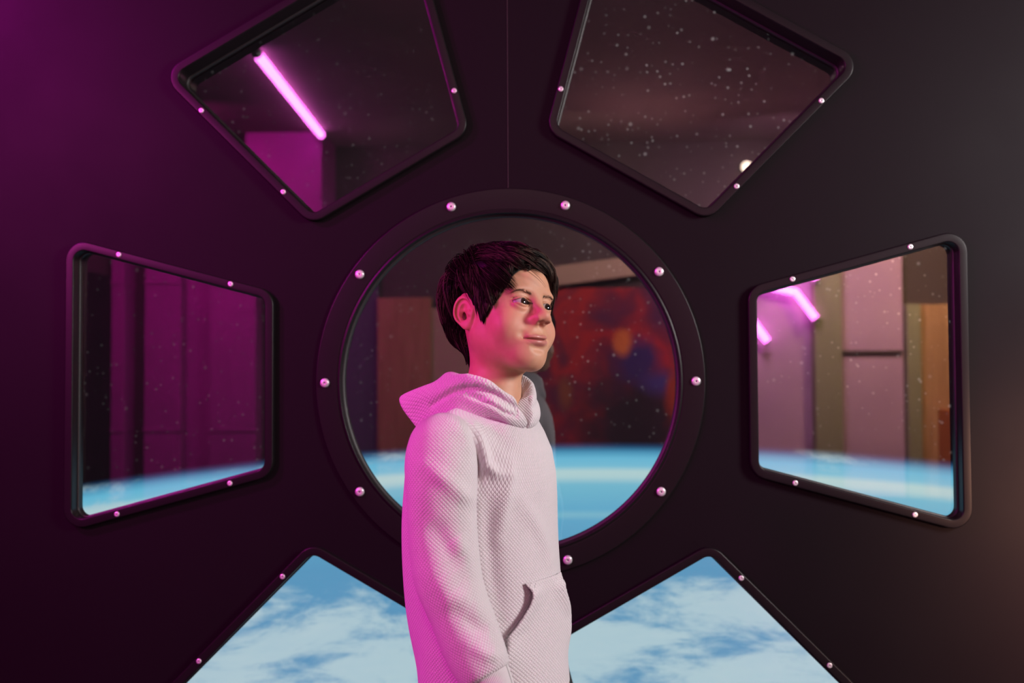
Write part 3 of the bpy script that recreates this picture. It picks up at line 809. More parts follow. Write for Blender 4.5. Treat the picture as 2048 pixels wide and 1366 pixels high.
def grow(n, seg=11):
    root = hair_strands(n, 0); n = len(root)
    # clumps
    nc = max(8, n//55); ci = rg.choice(n, nc, replace=False); cr_ = root[ci]
    near = np.zeros(n, int)
    for s in range(0, n, 2000):
        near[s:s+2000] = np.argmin(((root[s:s+2000, None]-cr_[None])**2).sum(-1), 1)
    x, y, z = root.T
    hz = hairzone(x, y, z)
    topf = sm(.030, .085, z)*sm(.12, .06, y)
    L_ = .040+.022*topf
    L_ = L_*(1+.15*rg.normal(size=n).clip(-1.5, 1.5))
    L_ = np.where((np.abs(x) > .038) | (y > .03), np.minimum(L_*1.5, .007+hz*1.0+.004*rg.random(n)), L_)
    L_ = np.where((np.abs(x) > .038) & (y > -.008) & (y < .056), np.minimum(L_, hz*.85+.002), L_)
    L_ = np.where((np.abs(x) > .038) & (y < .0), np.minimum(L_, .004+hz*.95), L_)
    L_ = np.where((y < -.03) & (x > -.030) & (x < .03), np.minimum(L_, .026+hz*.9), L_)
    L_ = np.where((y < -.03) & (x < -.030), np.minimum(L_, .004+hz*.5), L_)
    # sideburn and nape end in clean lines
    H = .0050+.0175*sm(.020, .100, z)-.011*sm(.015, .05, x)+.0085*sm(.02, .08, y)*sm(-.07, .0, z)     # height of the hair mass
    H = H*(0.35+.65*rg.random(n)**.6)
    H = H*sm(-.004, .022, hz)*.92+.0012
    cl_off = rg.normal(size=(nc, 3))*(.12+.20*sm(.05, .09, cr_[:, 2:3])); cl_h = rg.normal(size=nc)*.0016
    pts = np.zeros((seg, n, 3)); P_ = root.copy(); pts[0] = P_
    N = sdf_grad(scalp, P_)
    for i in range(1, seg):
        u = i/(seg-1)
        D = flow(P_, N, root)+cl_off[near]*(.3+.5*u)
        # fringe falls over the forehead on his left, opens over the right brow
        P_ = P_+D*(L_/(seg-1))[:, None]
        N = sdf_grad(scalp, P_); s = scalp(tuple(np.asarray(P_, f32).T))
        rise = np.minimum(u*3.0, 1.0)**.8*(1-.35*max(0, u-.6)/.4)
        tgt = np.maximum(H*rise+cl_h[near]*u, .0010)
        P_ = P_+N*(tgt-s)[:, None]
        pts[i] = P_
    # pull towards the clump guide near the tip
    G = pts[:, ci][:, near]
    u = np.linspace(0, 1, seg)[:, None, None]
    same = np.linalg.norm(root-root[ci][near], axis=1)[None, :, None] < .020
    pts = pts+(G-pts)*(.66*u**1.3)*same
    q_ = pts.reshape(-1, 3).astype(f32); ed = ear_sdf((np.abs(q_[:, 0]), q_[:, 1], q_[:, 2])).reshape(seg, n).min(0); ok = ed > .0035
    ax3 = np.abs(pts[:, :, 0]); over_ear = ((ax3 > .055) & (((pts[:, :, 1]-.029)/.0195)**2+((pts[:, :, 2]+.008)/.0270)**2 < 1) & (ax3 > .066-.25*(pts[:, :, 1]-.02))).any(0)
    brow_side = ((pts[:, :, 1] < -.048) & (pts[:, :, 2] < .050) & (pts[:, :, 0] > -.040) & (pts[:, :, 0] < .034)).any(0)
    ok = ok & ~over_ear & (~brow_side | (rg.random(n) < .02))
    pts = pts[:, ok]; near = near[ok]; topf = topf[ok]; n = int(ok.sum())
    shade = np.clip(.45+.25*rg.normal(size=n)+.22*rg.normal(size=nc)[near]+.15*topf, 0, 1)  # top strands lightened: lit highlights put into the hair colour
    return pts, shade

def strands_to_mesh(pts, rad, shade):
    seg, n, _ = pts.shape
    T = np.zeros_like(pts); T[1:-1] = pts[2:]-pts[:-2]; T[0] = pts[1]-pts[0]; T[-1] = pts[-1]-pts[-2]
    T /= np.maximum(np.linalg.norm(T, axis=2, keepdims=True), 1e-9)
    ref = np.broadcast_to(np.array((.31, .2, .93)), T.shape)
    A = np.cross(T, ref); A /= np.maximum(np.linalg.norm(A, axis=2, keepdims=True), 1e-9); B = np.cross(T, A)
    u = np.linspace(0, 1, seg); r = rad*np.clip(1.05-u**3, .08, 1)
    V = []
    for k in range(3):
        a = 2*math.pi*k/3
        V.append(pts+(A*math.cos(a)+B*math.sin(a))*r[:, None, None])
    V = np.stack(V, 2)          # seg, n, 3, xyz
    idx = np.arange(seg*n*3).reshape(seg, n, 3)
    F = []
    for k in range(3):
        k2 = (k+1) % 3
        F.append(np.stack([idx[:-1, :, k], idx[:-1, :, k2], idx[1:, :, k2], idx[1:, :, k]], -1).reshape(-1, 4))
    sh = np.broadcast_to(shade[None, :, None], (seg, n, 3)).reshape(-1)
    return V.reshape(-1, 3), np.concatenate(F), sh

def hair_cap():
    h = .002 if PREVIEW else .0015
    ax_, p = grid((-.090, -.090, -.100), (.090, .130, .135), h)
    x, y, z = p
    s = scalp(p)
    Hh = (.0040+.0115*sm(.020, .095, z)+.0050*sm(.02, .08, y)*sm(-.07, .0, z))
    hz = hairzone(x, y, z).astype(f32)
    Hh = Hh*sm(.0, .024, hz)*sm(-.002, .008, ear_sdf((np.abs(x), y, z)))
    F = np.maximum(s-Hh, -(s+.004)); F = smax(F, -hz, .004)
    return surface_nets(F.astype(f32), *ax_)
pts, shade = grow(3500 if PREVIEW else 20000)
Vs, Fs, sh = strands_to_mesh(pts, .00055, shade)
Vc, Qc = hair_cap(); Vc = relax(Vc, Qc, 3, .5)
V = np.concatenate([Vc, Vs]); Fq = np.concatenate([Qc, Fs+len(Vc)])
hair = np_mesh('hair', h2w(V), Fq, M_hair)
a = hair.data.attributes.new('shade', 'FLOAT', 'POINT'); a.data.foreach_set('value', np.concatenate([np.full(len(Vc), .0), sh]).astype(f32))
keep_parent(hair)

# eyebrows: short hairs laid along an arc
M_brow = mat('soft_brown_eyebrow_hair', (0.085, 0.045, 0.030), 0.6, spec=0.15)
def brows(sx_):
    n = 150; u = rg.random(n); v = rg.normal(size=n)*.4
    xx = .0120+.0330*u; zz = np.interp(u, [0, .2, .55, .8, 1], [.0115, .0135, .0165, .0150, .0105])+v*.0030*(1-.55*u)
    P_ = np.stack([sx_*xx, np.full(n, -.085), zz], 1)
    for _ in range(7):
        g_ = sdf_grad(head_sdf, P_); s = head_sdf(tuple(np.asarray(P_, f32).T)); P_[:, 1] -= .9*s/np.minimum(g_[:, 1], -.35)
    D = np.stack([sx_*(.55+.45*u), np.zeros(n), .75-1.0*u], 1); D /= np.linalg.norm(D, axis=1, keepdims=True)
    L_ = .0050*(.7+.4*rg.random(n)); pts = np.zeros((5, n, 3)); pts[0] = P_-0
    for i in range(1, 5):
        P_ = P_+D*(L_/4)[:, None]; g_ = sdf_grad(head_sdf, P_); s = head_sdf(tuple(np.asarray(P_, f32).T)); P_ = P_+g_*(.0005-s)[:, None]; pts[i] = P_
    V_, F_, s_ = strands_to_mesh(pts, .00013, np.full(n, .95))
    o = np_mesh('eyebrow', h2w(V_), F_, M_brow); keep_parent(o)
    a = o.data.attributes.new('shade', 'FLOAT', 'POINT'); a.data.foreach_set('value', s_.astype(f32))
for s_ in (-1, 1): brows(s_)
# ------------------------------------------------------------------ clothes
TPSI = math.radians(58); TO = np.array((0.005, 1.70))
cT, sT = math.cos(TPSI), math.sin(TPSI)
def spline(P_, R_, n=14):
    P_ = np.array(P_, float); m_ = len(P_)-1; E_ = np.vstack([2*P_[0]-P_[1], P_, 2*P_[-1]-P_[-2]]); out = []
    for s in np.linspace(0, m_, n):
        i = min(int(s), m_-1); u = s-i; a, b, c_, d = E_[i:i+4]
        out.append(.5*((2*b)+(c_-a)*u+(2*a-5*b+4*c_-d)*u*u+(3*b-a-3*c_+d)*u**3))
    return out, list(np.interp(np.linspace(0, m_, n), range(m_+1), R_))
def w2t(p):      # world -> torso frame (x to his left, y to his back)
    X, Y = p[0]-f32(TO[0]), p[1]-f32(TO[1])
    return X*f32(cT)+Y*f32(sT), -X*f32(sT)+Y*f32(cT), p[2]
def t2w(x, y, z): return np.array((TO[0]+x*cT-y*sT, TO[1]+x*sT+y*cT, z))
TZ = [.55, .62, .70, .80, .90, .98, 1.02, 1.05, 1.075, 1.10, 1.14]
TA = [.122, .128, .130, .128, .127, .127, .120, .106, .082, .062, .050]
TF = [.104, .107, .103, .098, .090, .084, .080, .070, .064, .058, .050]
TB = [.108, .124, .130, .140, .152, .156, .142, .122, .100, .080, .065]
def torso_sdf(p, off=0.0):
    x, y, z = w2t(p)
    a = np.interp(z, TZ, TA).astype(f32)+f32(off); b = np.where(y < 0, np.interp(z, TZ, TF), np.interp(z, TZ, TB)).astype(f32)+f32(off)
    n = f32(2.25)
    rho = (np.abs(x/a)**n+np.abs(y/b)**n+f32(1e-9))**(1/n)
    g_ = np.sqrt((x/a**2)**2+(y/b**2)**2)/np.maximum(rho, f32(.05))
    d = (rho-1)/np.maximum(g_, f32(4.0))
    bx, by = x+f32(.055), y-f32(.090)
    d = smin(d, ell((bx, by, z-f32(.835)), (0, 0, 0), (.047+off, .057+off, .170)), .03)
    for s_, S_ in ((-1, t2w(-.122, .004, 1.047)), (1, t2w(.098, .024, 1.036))):
        d = smin(d, cap(p, t2w(0, .022, 1.072), S_, .044+off, .043+off), .035)
    return d
pt = lambda px, py, Y: np.array(at(px, py, Y))
ARM_R = [pt(884, 886, 1.590), pt(885, 960, 1.58), pt(886, 1110, 1.57), pt(925, 1240, 1.55), pt(975, 1352, 1.53)]
RAD_R = [.049, .0530, .0515, .0465, .0400]
ARM_L = [t2w(.110, .040, 1.030), t2w(.125, .065, .93), t2w(.130, .075, .83), t2w(.126, .055, .73), t2w(.128, -.005, .645)]
RAD_L = [.044, .048, .048, .044, .038]
ARM_R, RAD_R = spline(ARM_R, RAD_R); ARM_L, RAD_L = spline(ARM_L, RAD_L)
def chain(p, P_, R_, k=.012):
    d = None
    for i in range(len(P_)-1):
        c_ = cap(p, P_[i], P_[i+1], R_[i], R_[i+1]); d = c_ if d is None else smin(d, c_, k)
    return d
def chain_uv(V, P_):
    """arc length along the chain and girth coordinate around it (softly blended between links)"""
    ref = np.array((0.35, 1.0, 0.1)); acc = 0.0; ws = np.zeros(len(V)); us = np.zeros(len(V)); cs = np.zeros(len(V)); ss = np.zeros(len(V))
    for i in range(len(P_)-1):
        a, b = np.array(P_[i]), np.array(P_[i+1]); d = b-a; L_ = np.linalg.norm(d); d = d/L_
        h_ = (V-a)@d; q = V-(a+b)/2
        wt = np.exp(-(((h_-L_/2)/(.9*L_))**2))+1e-9*np.exp(-(np.linalg.norm(q, axis=1)/.05))
        s1 = np.cross(d, ref); s1 /= np.linalg.norm(s1); s2 = np.cross(d, s1); ang = np.arctan2((V-a)@s2, (V-a)@s1)
        us += wt*(acc+h_); cs += wt*np.cos(ang); ss += wt*np.sin(ang); ws += wt; acc += L_
    return np.arctan2(ss, cs)*.052, us/ws
def march(px, py, fn):
    d = np.array(fw + r2*((px-1024)/FPX) - u2*((py-683)/FPX)); d /= np.linalg.norm(d); t_ = 1.3
    for _ in range(160):
        p = (np.array(CAM)+d*t_).astype(f32); s = float(fn(tuple(np.array([v], f32) for v in p))[0]); t_ += s*.7
        if abs(s) < 2e-4: return p.astype(float)
        if t_ > 2.1: break
    return None
def fold(V, N, fn, pix, amp, wd):
    pts = [march(a, b, fn) for a, b in pix]; pts = [q for q in pts if q is not None]
    if len(pts) < 2: return V
    best = np.full(len(V), 9.0)
    tot = len(pts)-1; taper = np.ones(len(V))
    for i in range(tot):
        a, b = pts[i], pts[i+1]; d = b-a; h_ = np.clip((V-a)@d/(d@d), 0, 1)
        ds = np.linalg.norm(V-a-h_[:, None]*d, axis=1); m_ = ds < best; best[m_] = ds[m_]
        u = (i+h_)/tot; taper[m_] = (np.sin(np.clip(u, .08, .92)*math.pi)**.6)[m_]
    return V+N*(amp*taper*np.exp(-(best/wd)**2))[:, None]
def lowfreq(V, amp, scale, seed):
    r_ = np.random.default_rng(seed); s = np.zeros(len(V))
    for i in range(14):
        k_ = r_.normal(size=3)*scale*(1, 1, .8); s += np.sin(V@k_+r_.random()*6.28)
    return s/14**.5*amp

def cloth_mat():
    m = mat('quilted_pale_cotton', (0.66, 0.62, 0.645), 0.85, spec=0.15)
    t = NT(m); a = t.n('ShaderNodeAttribute', attribute_name='quv'); sp_ = t.n('ShaderNodeSeparateXYZ'); t.l(a.outputs['Vector'], sp_.inputs[0])
    per = 0.0063
    def tri(op):
        q = t.m(op, sp_.outputs[0], sp_.outputs[1]); q = t.m('FRACT', t.m('DIVIDE', q, per))
        q = t.m('MULTIPLY', t.m('ABSOLUTE', t.m('SUBTRACT', q, 0.5)), 2.0)
        return t.m('SUBTRACT', 1.0, t.m('POWER', q, 2.6))
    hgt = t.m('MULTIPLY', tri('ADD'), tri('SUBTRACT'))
    nz = t.noise(t.pos(), 1400, 2)
    hh = t.m('ADD', hgt, t.m('MULTIPLY', nz, 0.22))
    t.bump(hh, 1.0, 0.0010)
    t.l(t.ramp(hgt, [(0.0, (0.56, 0.50, 0.52)), (0.25, (0.66, 0.62, 0.645))]), t.b.inputs['Base Color'])  # quilt grooves darkened in the colour to deepen their shading
    t.b.inputs['Sheen Weight'].default_value = 0.25; t.b.inputs['Sheen Roughness'].default_value = 0.5
    return m
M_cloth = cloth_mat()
M_rib = mat('ribbed_pale_cotton', (0.64, 0.60, 0.62), 0.85, spec=0.15)
t = NT(M_rib); a = t.n('ShaderNodeAttribute', attribute_name='quv'); sp_ = t.n('ShaderNodeSeparateXYZ'); t.l(a.outputs['Vector'], sp_.inputs[0])
t.bump(t.m('SINE', t.m('MULTIPLY', sp_.outputs[0], 2*math.pi/.0022)), 0.8, 0.0005)

def normals(fn, V): 
    out = np.zeros_like(V)
    for s in range(0, len(V), 200000): out[s:s+200000] = sdf_grad(fn, V[s:s+200000], .0012)
    return out
def set_uv(o, U, W):
    a = o.data.attributes.new('quv', 'FLOAT_VECTOR', 'POINT')
    a.data.foreach_set('vector', np.stack([U, W, np.zeros(len(U))], 1).astype(f32).ravel())
def mesh_from(fn, lo, hi, h, rel=1, fnv=None):
    ax_, p = grid(lo, hi, h); F = fn(p).astype(f32); V, Q = surface_nets(F, *ax_)
    return relax(V, Q, rel, .4), Q
hq = .004 if PREVIEW else .0026
hoodie_root = None

# torso of the hoodie, open at the neck and at the hem
HEMZ = .628
def sleeveR(p): return chain(p, ARM_R, RAD_R)
def hoodie_sdf(p):
    d = torso_sdf(p)
    # body pressed by the hanging arm
    d = smax(d, -(sleeveR(p)+f32(.012)), .020)
    d = smax(d, f32(HEMZ)-p[2], .006)
    x_, y_, z_ = w2t(p)
    d = smax(d, z_-(f32(1.092)+y_*f32(.40)), .004)
    return d
ARC_T = np.linspace(-math.pi, math.pi, 361)
_ax = .127*np.sin(ARC_T); _ay = -np.cos(ARC_T)*np.where(np.cos(ARC_T) > 0, .100, .135)
_rr = 1/np.sqrt((np.sin(ARC_T)/.127)**2+(np.cos(ARC_T)/np.where(np.cos(ARC_T) > 0, .100, .135))**2)
ARC_S = np.concatenate([[0], np.cumsum(np.hypot(np.diff(_rr*np.sin(ARC_T)), np.diff(_rr*np.cos(ARC_T))))])
def torso_uv(V):
    x, y, z = w2t(V.T)
    th = np.arctan2(x, -y); r_ = np.sqrt(x*x+y*y)
    return np.interp(th, ARC_T, ARC_S), z-.55*r_*sm(.95, 1.08, z)
V, Q = mesh_from(hoodie_sdf, (-.22, 1.48, .60), (.20, 1.92, 1.14), hq, 2)
N = normals(hoodie_sdf, V)
U_, W_ = torso_uv(V)
V = V+N*(lowfreq(V, .0016, 22, 3))[:, None]
V = fold(V, N, hoodie_sdf, [(948, 852), (957, 872), (966, 905), (972, 930), (990, 946), (1020, 948)], .0105, .0095)
V = fold(V, N, hoodie_sdf, [(952, 900), (955, 950), (960, 985)], -.0060, .009)
V = fold(V, N, hoodie_sdf, [(1024, 935), (1018, 975), (1008, 1020), (996, 1080)], .0060, .013)
V = fold(V, N, hoodie_sdf, [(978, 968), (976, 1060), (985, 1150), (1000, 1240)], -.0070, .015)
V = fold(V, N, hoodie_sdf, [(975, 840), (1000, 880), (1030, 900)], -.0030, .014)
V = fold(V, N, hoodie_sdf, [(1040, 1000), (1080, 1060), (1100, 1120)], .0050, .016)
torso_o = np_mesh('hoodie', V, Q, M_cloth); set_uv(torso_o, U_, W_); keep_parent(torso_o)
def sub(o):      # sub-part of the hoodie
    o.parent = torso_o; o.matrix_parent_inverse = Matrix.Identity(4) @ torso_o.matrix_world.inverted()
bpy.context.view_layer.update()

# sleeves
for nm, A_, R_, fl in (('R', ARM_R, RAD_R, True), ('L', ARM_L, RAD_L, False)):
    fn = lambda p, A_=A_, R_=R_: smax(chain(p, A_, R_), -((p[0]-f32(A_[-1][0]))*f32((A_[-2]-A_[-1])[0])+(p[1]-f32(A_[-1][1]))*f32((A_[-2]-A_[-1])[1])+(p[2]-f32(A_[-1][2]))*f32((A_[-2]-A_[-1])[2]))/f32(np.linalg.norm(A_[-2]-A_[-1])), .006)
    P_ = np.array(A_); lo = P_.min(0)-.075; hi = P_.max(0)+.075
    V, Q = mesh_from(fn, lo, hi, hq if fl else .005, 2)
    N = normals(fn, V); W2, U2 = chain_uv(V, A_)
    V = V+N*(lowfreq(V, .0018, 26, 8))[:, None]
    if fl:
        V = fold(V, N, fn, [(850, 930), (885, 955), (925, 990), (948, 1000)], .0065, .013)
        V = fold(V, N, fn, [(905, 1075), (930, 1110), (962, 1135)], .0055, .014)
        V = fold(V, N, fn, [(850, 1040), (890, 1085), (925, 1150)], -.0060, .018)
        V = fold(V, N, fn, [(870, 1150), (900, 1195), (950, 1210)], .0050, .016)
        V = fold(V, N, fn, [(920, 1230), (955, 1255), (985, 1262)], -.0055, .012)
        V = fold(V, N, fn, [(900, 840), (930, 870), (945, 920)], 0.0040, .014)
        V = fold(V, N, fn, [(940, 1290), (975, 1310), (1003, 1312)], .0050, .010)
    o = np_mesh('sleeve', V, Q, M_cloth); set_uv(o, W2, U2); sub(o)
    # ribbed cuff
    d = (A_[-1]-A_[-2]); d /= np.linalg.norm(d); s1 = np.cross(d, (0.3, 1, .1)); s1 /= np.linalg.norm(s1); s2 = np.cross(d, s1)
    Vc_ = []; prof = [(-.006, R_[-1]-.010), (-.004, R_[-1]-.004), (.006, R_[-1]-.005), (.040, R_[-1]-.010), (.050, R_[-1]-.011), (.052, R_[-1]-.014), (.045, R_[-1]-.016), (.0, R_[-1]-.016)]
    seg = 72
    for h_, r_ in prof:
        for k in range(seg):
            a = 2*math.pi*k/seg; Vc_.append(A_[-1]+d*h_+(s1*math.cos(a)+s2*math.sin(a))*r_)
    Fc = [(i*seg+k, i*seg+(k+1) % seg, (i+1)*seg+(k+1) % seg, (i+1)*seg+k) for i in range(len(prof)-1) for k in range(seg)]
    o = np_mesh('cuff', np.array(Vc_), np.array(Fc), M_rib); set_uv(o, np.tile(np.arange(seg)*2*math.pi/seg*.03, len(prof)), np.zeros(len(Vc_))); sub(o)

# hood: stand-up collar ring in front, slack bag behind
def hood_sdf(p):
    x, y, z = w2t(p)
    xc = x+f32(.004)
    zz = z-np.interp(y, [-.08, -.06, -.04, -.02, 0, .03, .09], [1.074, 1.086, 1.106, 1.116, 1.122, 1.116, 1.108]).astype(f32)                     # ring plane, rising to the back
    yy = y-f32(.006)
    rad = np.sqrt((xc/f32(.066))**2+(yy/f32(.064))**2)
    lat = (rad-1)*f32(.064)
    lat = lat-zz*f32(.30)                              # the wall leans outwards as it rises
    ring = (np.sqrt((lat/f32(.0085))**2+(zz/f32(.0290))**2)-1)*f32(.0085)
    V_ = np.abs(xc+f32(.004))-(f32(.0015)+np.maximum(zz+f32(.008), 0)*f32(.62))
    # slack bag behind: flat rim on top, slanted back
    b_ = ell((x, y, z), (0, .074, 1.066), (.114, .122, .106))
    b_ = smax(b_, np.abs(x)-f32(.090), .014)
    b_ = smax(b_, (z-(f32(1.142)-(y-f32(.05))*f32(.30)))*f32(.95), .006)
    b_ = smax(b_, ((y-f32(.153))-(z-f32(1.112))*f32(1.0))*f32(.70), .006)
    b_ = smax(b_, f32(1.020)-z, .02)
    b_ = smax(b_, -ell((x, y, z), (0, .080, 1.165), (.070, .078, .048)), .008)
    neck = (np.sqrt((x/f32(.058))**2+((y-f32(.006))/f32(.058))**2)-1)*f32(.058)
    b_ = smax(b_, -neck, .006)
    d = smin(ring, b_, .026)
    d2 = (np.sqrt(((lat-f32(.008))/f32(.012))**2+((zz+f32(.022)-f32(.013)*sm(-.015, -.055, y).astype(f32))/f32(.019))**2)-1)*f32(.012)     # seam roll where the hood meets the body
    return smax(smin(d, d2, .003), -np.maximum(V_, y+f32(.02)), .004)
V, Q = mesh_from(hood_sdf, (-.24, 1.54, 1.00), (.13, 1.90, 1.20), .004 if PREVIEW else .0020, 2)
x_, y_, z_ = w2t(V.T)
N = normals(hood_sdf, V)
V = fold(V, N, hood_sdf, [(806, 817), (863, 811), (905, 783), (930, 776), (955, 776), (991, 788), (1034, 818)], -.0100, .0050)
V = fold(V, N, hood_sdf, [(936, 788), (975, 804), (1012, 824), (1034, 832)], -.0075, .0045)
V = fold(V, N, hood_sdf, [(830, 800), (880, 783), (925, 764), (970, 768), (1005, 778), (1030, 800)], .0030, .010)
V = V+N*(lowfreq(V, .0014, 34, 11))[:, None]
o = np_mesh('hood', V, Q, M_cloth); set_uv(o, np.arctan2(x_, -(y_-.02))*.095, z_+.8*np.sqrt(x_**2+(y_-.03)**2)); sub(o)

# kangaroo pocket: thick patch lying on the belly
pk = [march(a, b, lambda p: torso_sdf(p)) for a, b in ((1043, 1165), (1050, 1178), (1051, 1193), (1044, 1211), (1032, 1230), (1014, 1253), (997, 1272), (992, 1350))]
PKZ = [float(q[2]) for q in pk]; PKX = [float(w2t(q)[0]) for q in pk]
def pocket_sdf(p):
    x, y, z = w2t(p); s = torso_sdf(p)
    xe = np.interp(z, PKZ[::-1], PKX[::-1]).astype(f32)
    edge = np.abs(x)+xe+f32(.0)            # xe is negative on his right
    lift = f32(.0085)*np.exp(-(np.minimum(edge, 0)/f32(.026))**2)*sm(HEMZ+.03, HEMZ+.09, z)*sm(PKZ[0], PKZ[0]-.02, z)
    s = s-lift
    d = np.maximum(s-f32(.0065), f32(.0030)-s+0)
    d = smax(d, edge, .002); d = smax(d, z-f32(PKZ[0]), .0015); d = smax(d, f32(HEMZ-.002)-z, .002)
    return np.maximum(d, y)
V, Q = mesh_from(pocket_sdf, (-.14, 1.50, .61), (.17, 1.86, PKZ[0]+.01), .004 if PREVIEW else .0022, 1)
U_, W_ = torso_uv(V); V = V+normals(torso_sdf, V)*(lowfreq(V, .0016, 22, 3))[:, None]
o = np_mesh('pocket', V, Q, M_cloth); set_uv(o, U_+.0015, W_+.0008); sub(o)

# ribbed hem band
Vc_ = []; seg = 160; prof = [(HEMZ+.002, -.012), (HEMZ+.003, -.004), (HEMZ-.006, -.0045), (HEMZ-.045, -.010), (HEMZ-.052, -.012), (HEMZ-.052, -.016), (HEMZ-.01, -.016)]
for zz, off in prof:
    a0, f0, b0 = (np.interp(max(zz, .60), TZ, T_)+off for T_ in (TA, TF, TB))
    for k in range(seg):
        th = 2*math.pi*k/seg; c_, s_ = math.cos(th), math.sin(th); n = 2.25
        bb = f0 if s_ < 0 else b0; rr = (abs(c_/a0)**n+abs(s_/bb)**n)**(-1/n); Vc_.append(t2w(rr*c_, rr*s_, zz))
Fc = [(i*seg+k, i*seg+(k+1) % seg, (i+1)*seg+(k+1) % seg, (i+1)*seg+k) for i in range(len(prof)-1) for k in range(seg)]
o = np_mesh('hem_band', np.array(Vc_), np.array(Fc), M_rib); set_uv(o, np.tile(np.arange(seg)*2*math.pi/seg*.12, len(prof)), np.zeros(len(Vc_))); sub(o)

# ------------------------------------------------------------------ body below the neck, hands, legs
def body_sdf(p):
    d = torso_sdf(p, -.020)
    d = smax(d, p[2]-f32(1.11), .01)
    d = smin(d, cap(p, h2w([[0, .030, -.085]])[0], t2w(0, .015, 1.07), .043, .047), .02)
    for A_ in (ARM_R, ARM_L):
        d = smin(d, chain(p, A_, list(np.interp(np.linspace(0, 4, len(A_)), range(5), [.036, .033, .029, .026, .0205]))), .02)
    for s_ in (-1, 1):
        hip, kn, an = t2w(s_*.062, .01, .60), t2w(s_*.068, -.005, .37), t2w(s_*.072, .02, .075)
        d = smin(d, cap(p, hip, kn, .066, .044), .03); d = smin(d, cap(p, kn, an, .046, .030), .02)
        d = smin(d, cap(p, an-[0, 0, .02], t2w(s_*.078, -.10, .040), .028, .022), .02)
    return d
V1, Q1 = mesh_from(body_sdf, (-.24, 1.44, .0), (.22, 1.96, 1.17), .0055, 1)
def hand(A_, side):
    """relaxed hand hanging from the sleeve: palm, four bent fingers, thumb from the side of the palm"""
    Wp = np.array(A_[-1])+(np.array(A_[-1])-A_[-2])/np.linalg.norm(np.array(A_[-1])-A_[-2])*.050
    dn = np.array(A_[-1])-A_[-2]; dn /= np.linalg.norm(dn); dn = dn*.5+np.array((0, 0, -1))*.5; dn /= np.linalg.norm(dn)
    fwd = np.array((sT, -cT, 0)); fwd = fwd-dn*(fwd@dn); fwd /= np.linalg.norm(fwd)
    inn = np.array((cT, sT, 0))*(1 if side == 'R' else -1); inn = inn-dn*(inn@dn)-fwd*(inn@fwd); inn /= np.linalg.norm(inn)
    q = lambda a, b, c_: Wp+dn*a+fwd*b+inn*c_
    def fn(p):
        d = cap(p, q(-.03, 0, 0), q(.010, 0, 0), .0195, .019)
        for b_ in (-.021, -.007, .008, .021): d = smin(d, cap(p, q(.006, b_*.55, 0), q(.058, b_, .002), .0125, .0095), .010)
        for b_, L_ in ((.022, .052), (.008, .060), (-.007, .056), (-.021, .044)):
            j0 = q(.058, b_, .002); j1 = q(.058+L_*.42, b_*1.05, .006); j2 = q(.058+L_*.74, b_*1.05, .015); j3 = q(.058+L_*.95, b_*1.0, .027)
            f_ = smin(smin(cap(p, j0, j1, .0085, .0076), cap(p, j1, j2, .0076, .0068), .002), cap(p, j2, j3, .0068, .0058), .002)
            d = smin(d, f_, .003)
        t1, t2, t3, t4 = q(.012, .017, .004), q(.036, .036, .012), q(.056, .041, .018), q(.074, .040, .022)
        th = smin(smin(cap(p, t1, t2, .0115, .0095), cap(p, t2, t3, .0095, .0082), .003), cap(p, t3, t4, .0082, .0064), .003)
        return smin(d, th, .005)
    c_ = q(.04, 0, 0); ax_, p = grid(c_-.105, c_+.105, .0020)
    return surface_nets(fn(p).astype(f32), *ax_)
V2_, Q2_ = hand(ARM_R, 'R'); V3_, Q3_ = hand(ARM_L, 'L')
Vb = [h2w(VH), V1, V2_, V3_]; Qb = [QH, Q1, Q2_, Q3_]; o_ = np.cumsum([0]+[len(v) for v in Vb])
body = np_mesh('body', np.concatenate(Vb), np.concatenate([q_+o_[i] for i, q_ in enumerate(Qb)]), M_skin); keep_parent(body)
tt = np.zeros((o_[-1], 4), f32); tt[:, 3] = 1; tt[:len(tint)] = tint; set_tint(body, tt)

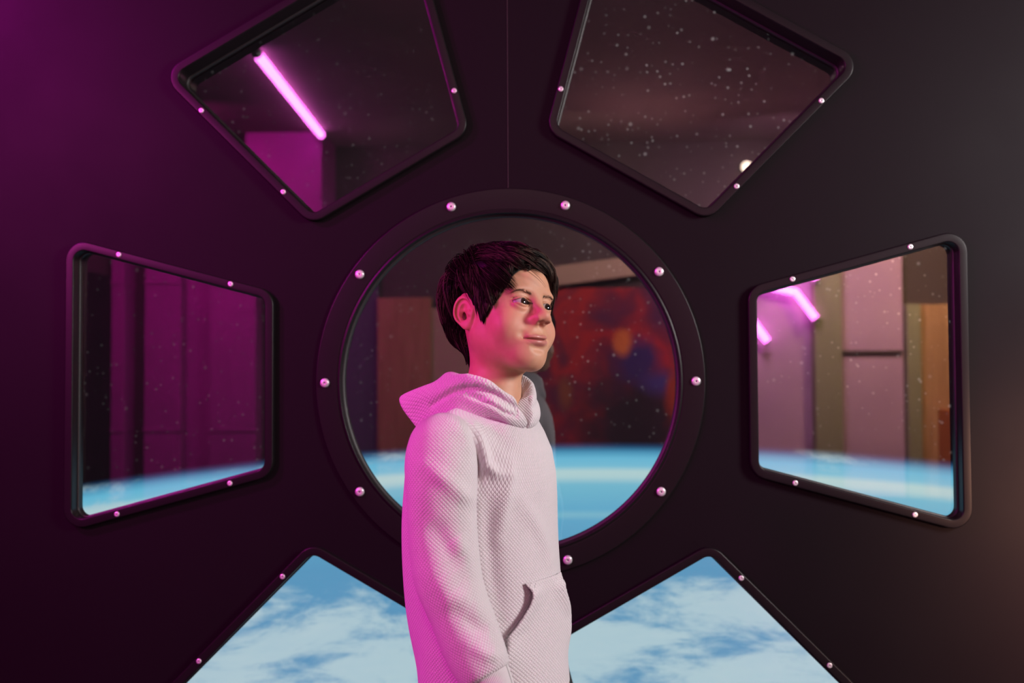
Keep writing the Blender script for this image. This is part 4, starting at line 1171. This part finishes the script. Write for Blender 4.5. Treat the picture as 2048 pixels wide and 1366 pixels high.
# trousers and shoes
M_denim = mat('dark_denim', (0.03, 0.035, 0.06), 0.85)
t = NT(M_denim); t.l(t.ramp(t.noise(t.pos(), 300, 3), [(0.3, (0.022, 0.027, 0.05)), (0.7, (0.04, 0.048, 0.08))]), t.b.inputs['Base Color'])
def trousers(p):
    x, y, z = w2t(p)
    d = ell(p, tuple(t2w(0, .012, .585)), (.126, .120, .15))
    for s_ in (-1, 1):
        d = smin(d, cap(p, t2w(s_*.060, .008, .56), t2w(s_*.068, -.003, .36), .078, .060), .02)
        d = smin(d, cap(p, t2w(s_*.068, -.003, .36), t2w(s_*.072, .015, .075), .060, .048), .015)
    d = smax(d, p[2]-f32(.64), .01); return smax(d, f32(.062)-p[2], .006)
V, Q = mesh_from(trousers, (-.24, 1.46, .03), (.24, 1.94, .66), .005, 1)
V = V+normals(trousers, V)*(lowfreq(V, .0025, 40, 5))[:, None]
o = np_mesh('trousers', V, Q, M_denim); keep_parent(o)
M_shoe = mat('white_shoe_leather', (0.55, 0.55, 0.56), 0.5); M_sole = mat('shoe_rubber', (0.75, 0.75, 0.74), 0.7)
for s_ in (-1, 1):
    ctr = t2w(s_*.076, -.035, .05)
    def shoe(p, s_=s_):
        d = cap(p, t2w(s_*.073, .028, .052), t2w(s_*.080, -.105, .036), .036, .028)
        d = smin(d, cap(p, t2w(s_*.073, .022, .06), t2w(s_*.073, .018, .095), .036, .036), .015)
        return smax(d, f32(.014)-p[2], .004)
    V, Q = mesh_from(shoe, (ctr[0]-.15, ctr[1]-.15, .0), (ctr[0]+.15, ctr[1]+.15, .15), .004, 1)
    sh_o = np_mesh('shoe', V, Q, M_shoe); keep_parent(sh_o)
    def sole(p, s_=s_):
        d = cap((p[0], p[1], p[2]*f32(.0)+f32(.03)), t2w(s_*.073, .028, .03), t2w(s_*.080, -.105, .03), .041, .034)
        return smax(smax(d, p[2]-f32(.020), .003), f32(.001)-p[2], .003)
    V, Q = mesh_from(sole, (ctr[0]-.16, ctr[1]-.16, -.004), (ctr[0]+.16, ctr[1]+.16, .03), .003, 1)
    so = np_mesh('sole', V, Q, M_sole); so.parent = sh_o; so.matrix_parent_inverse = Matrix.Identity(4)
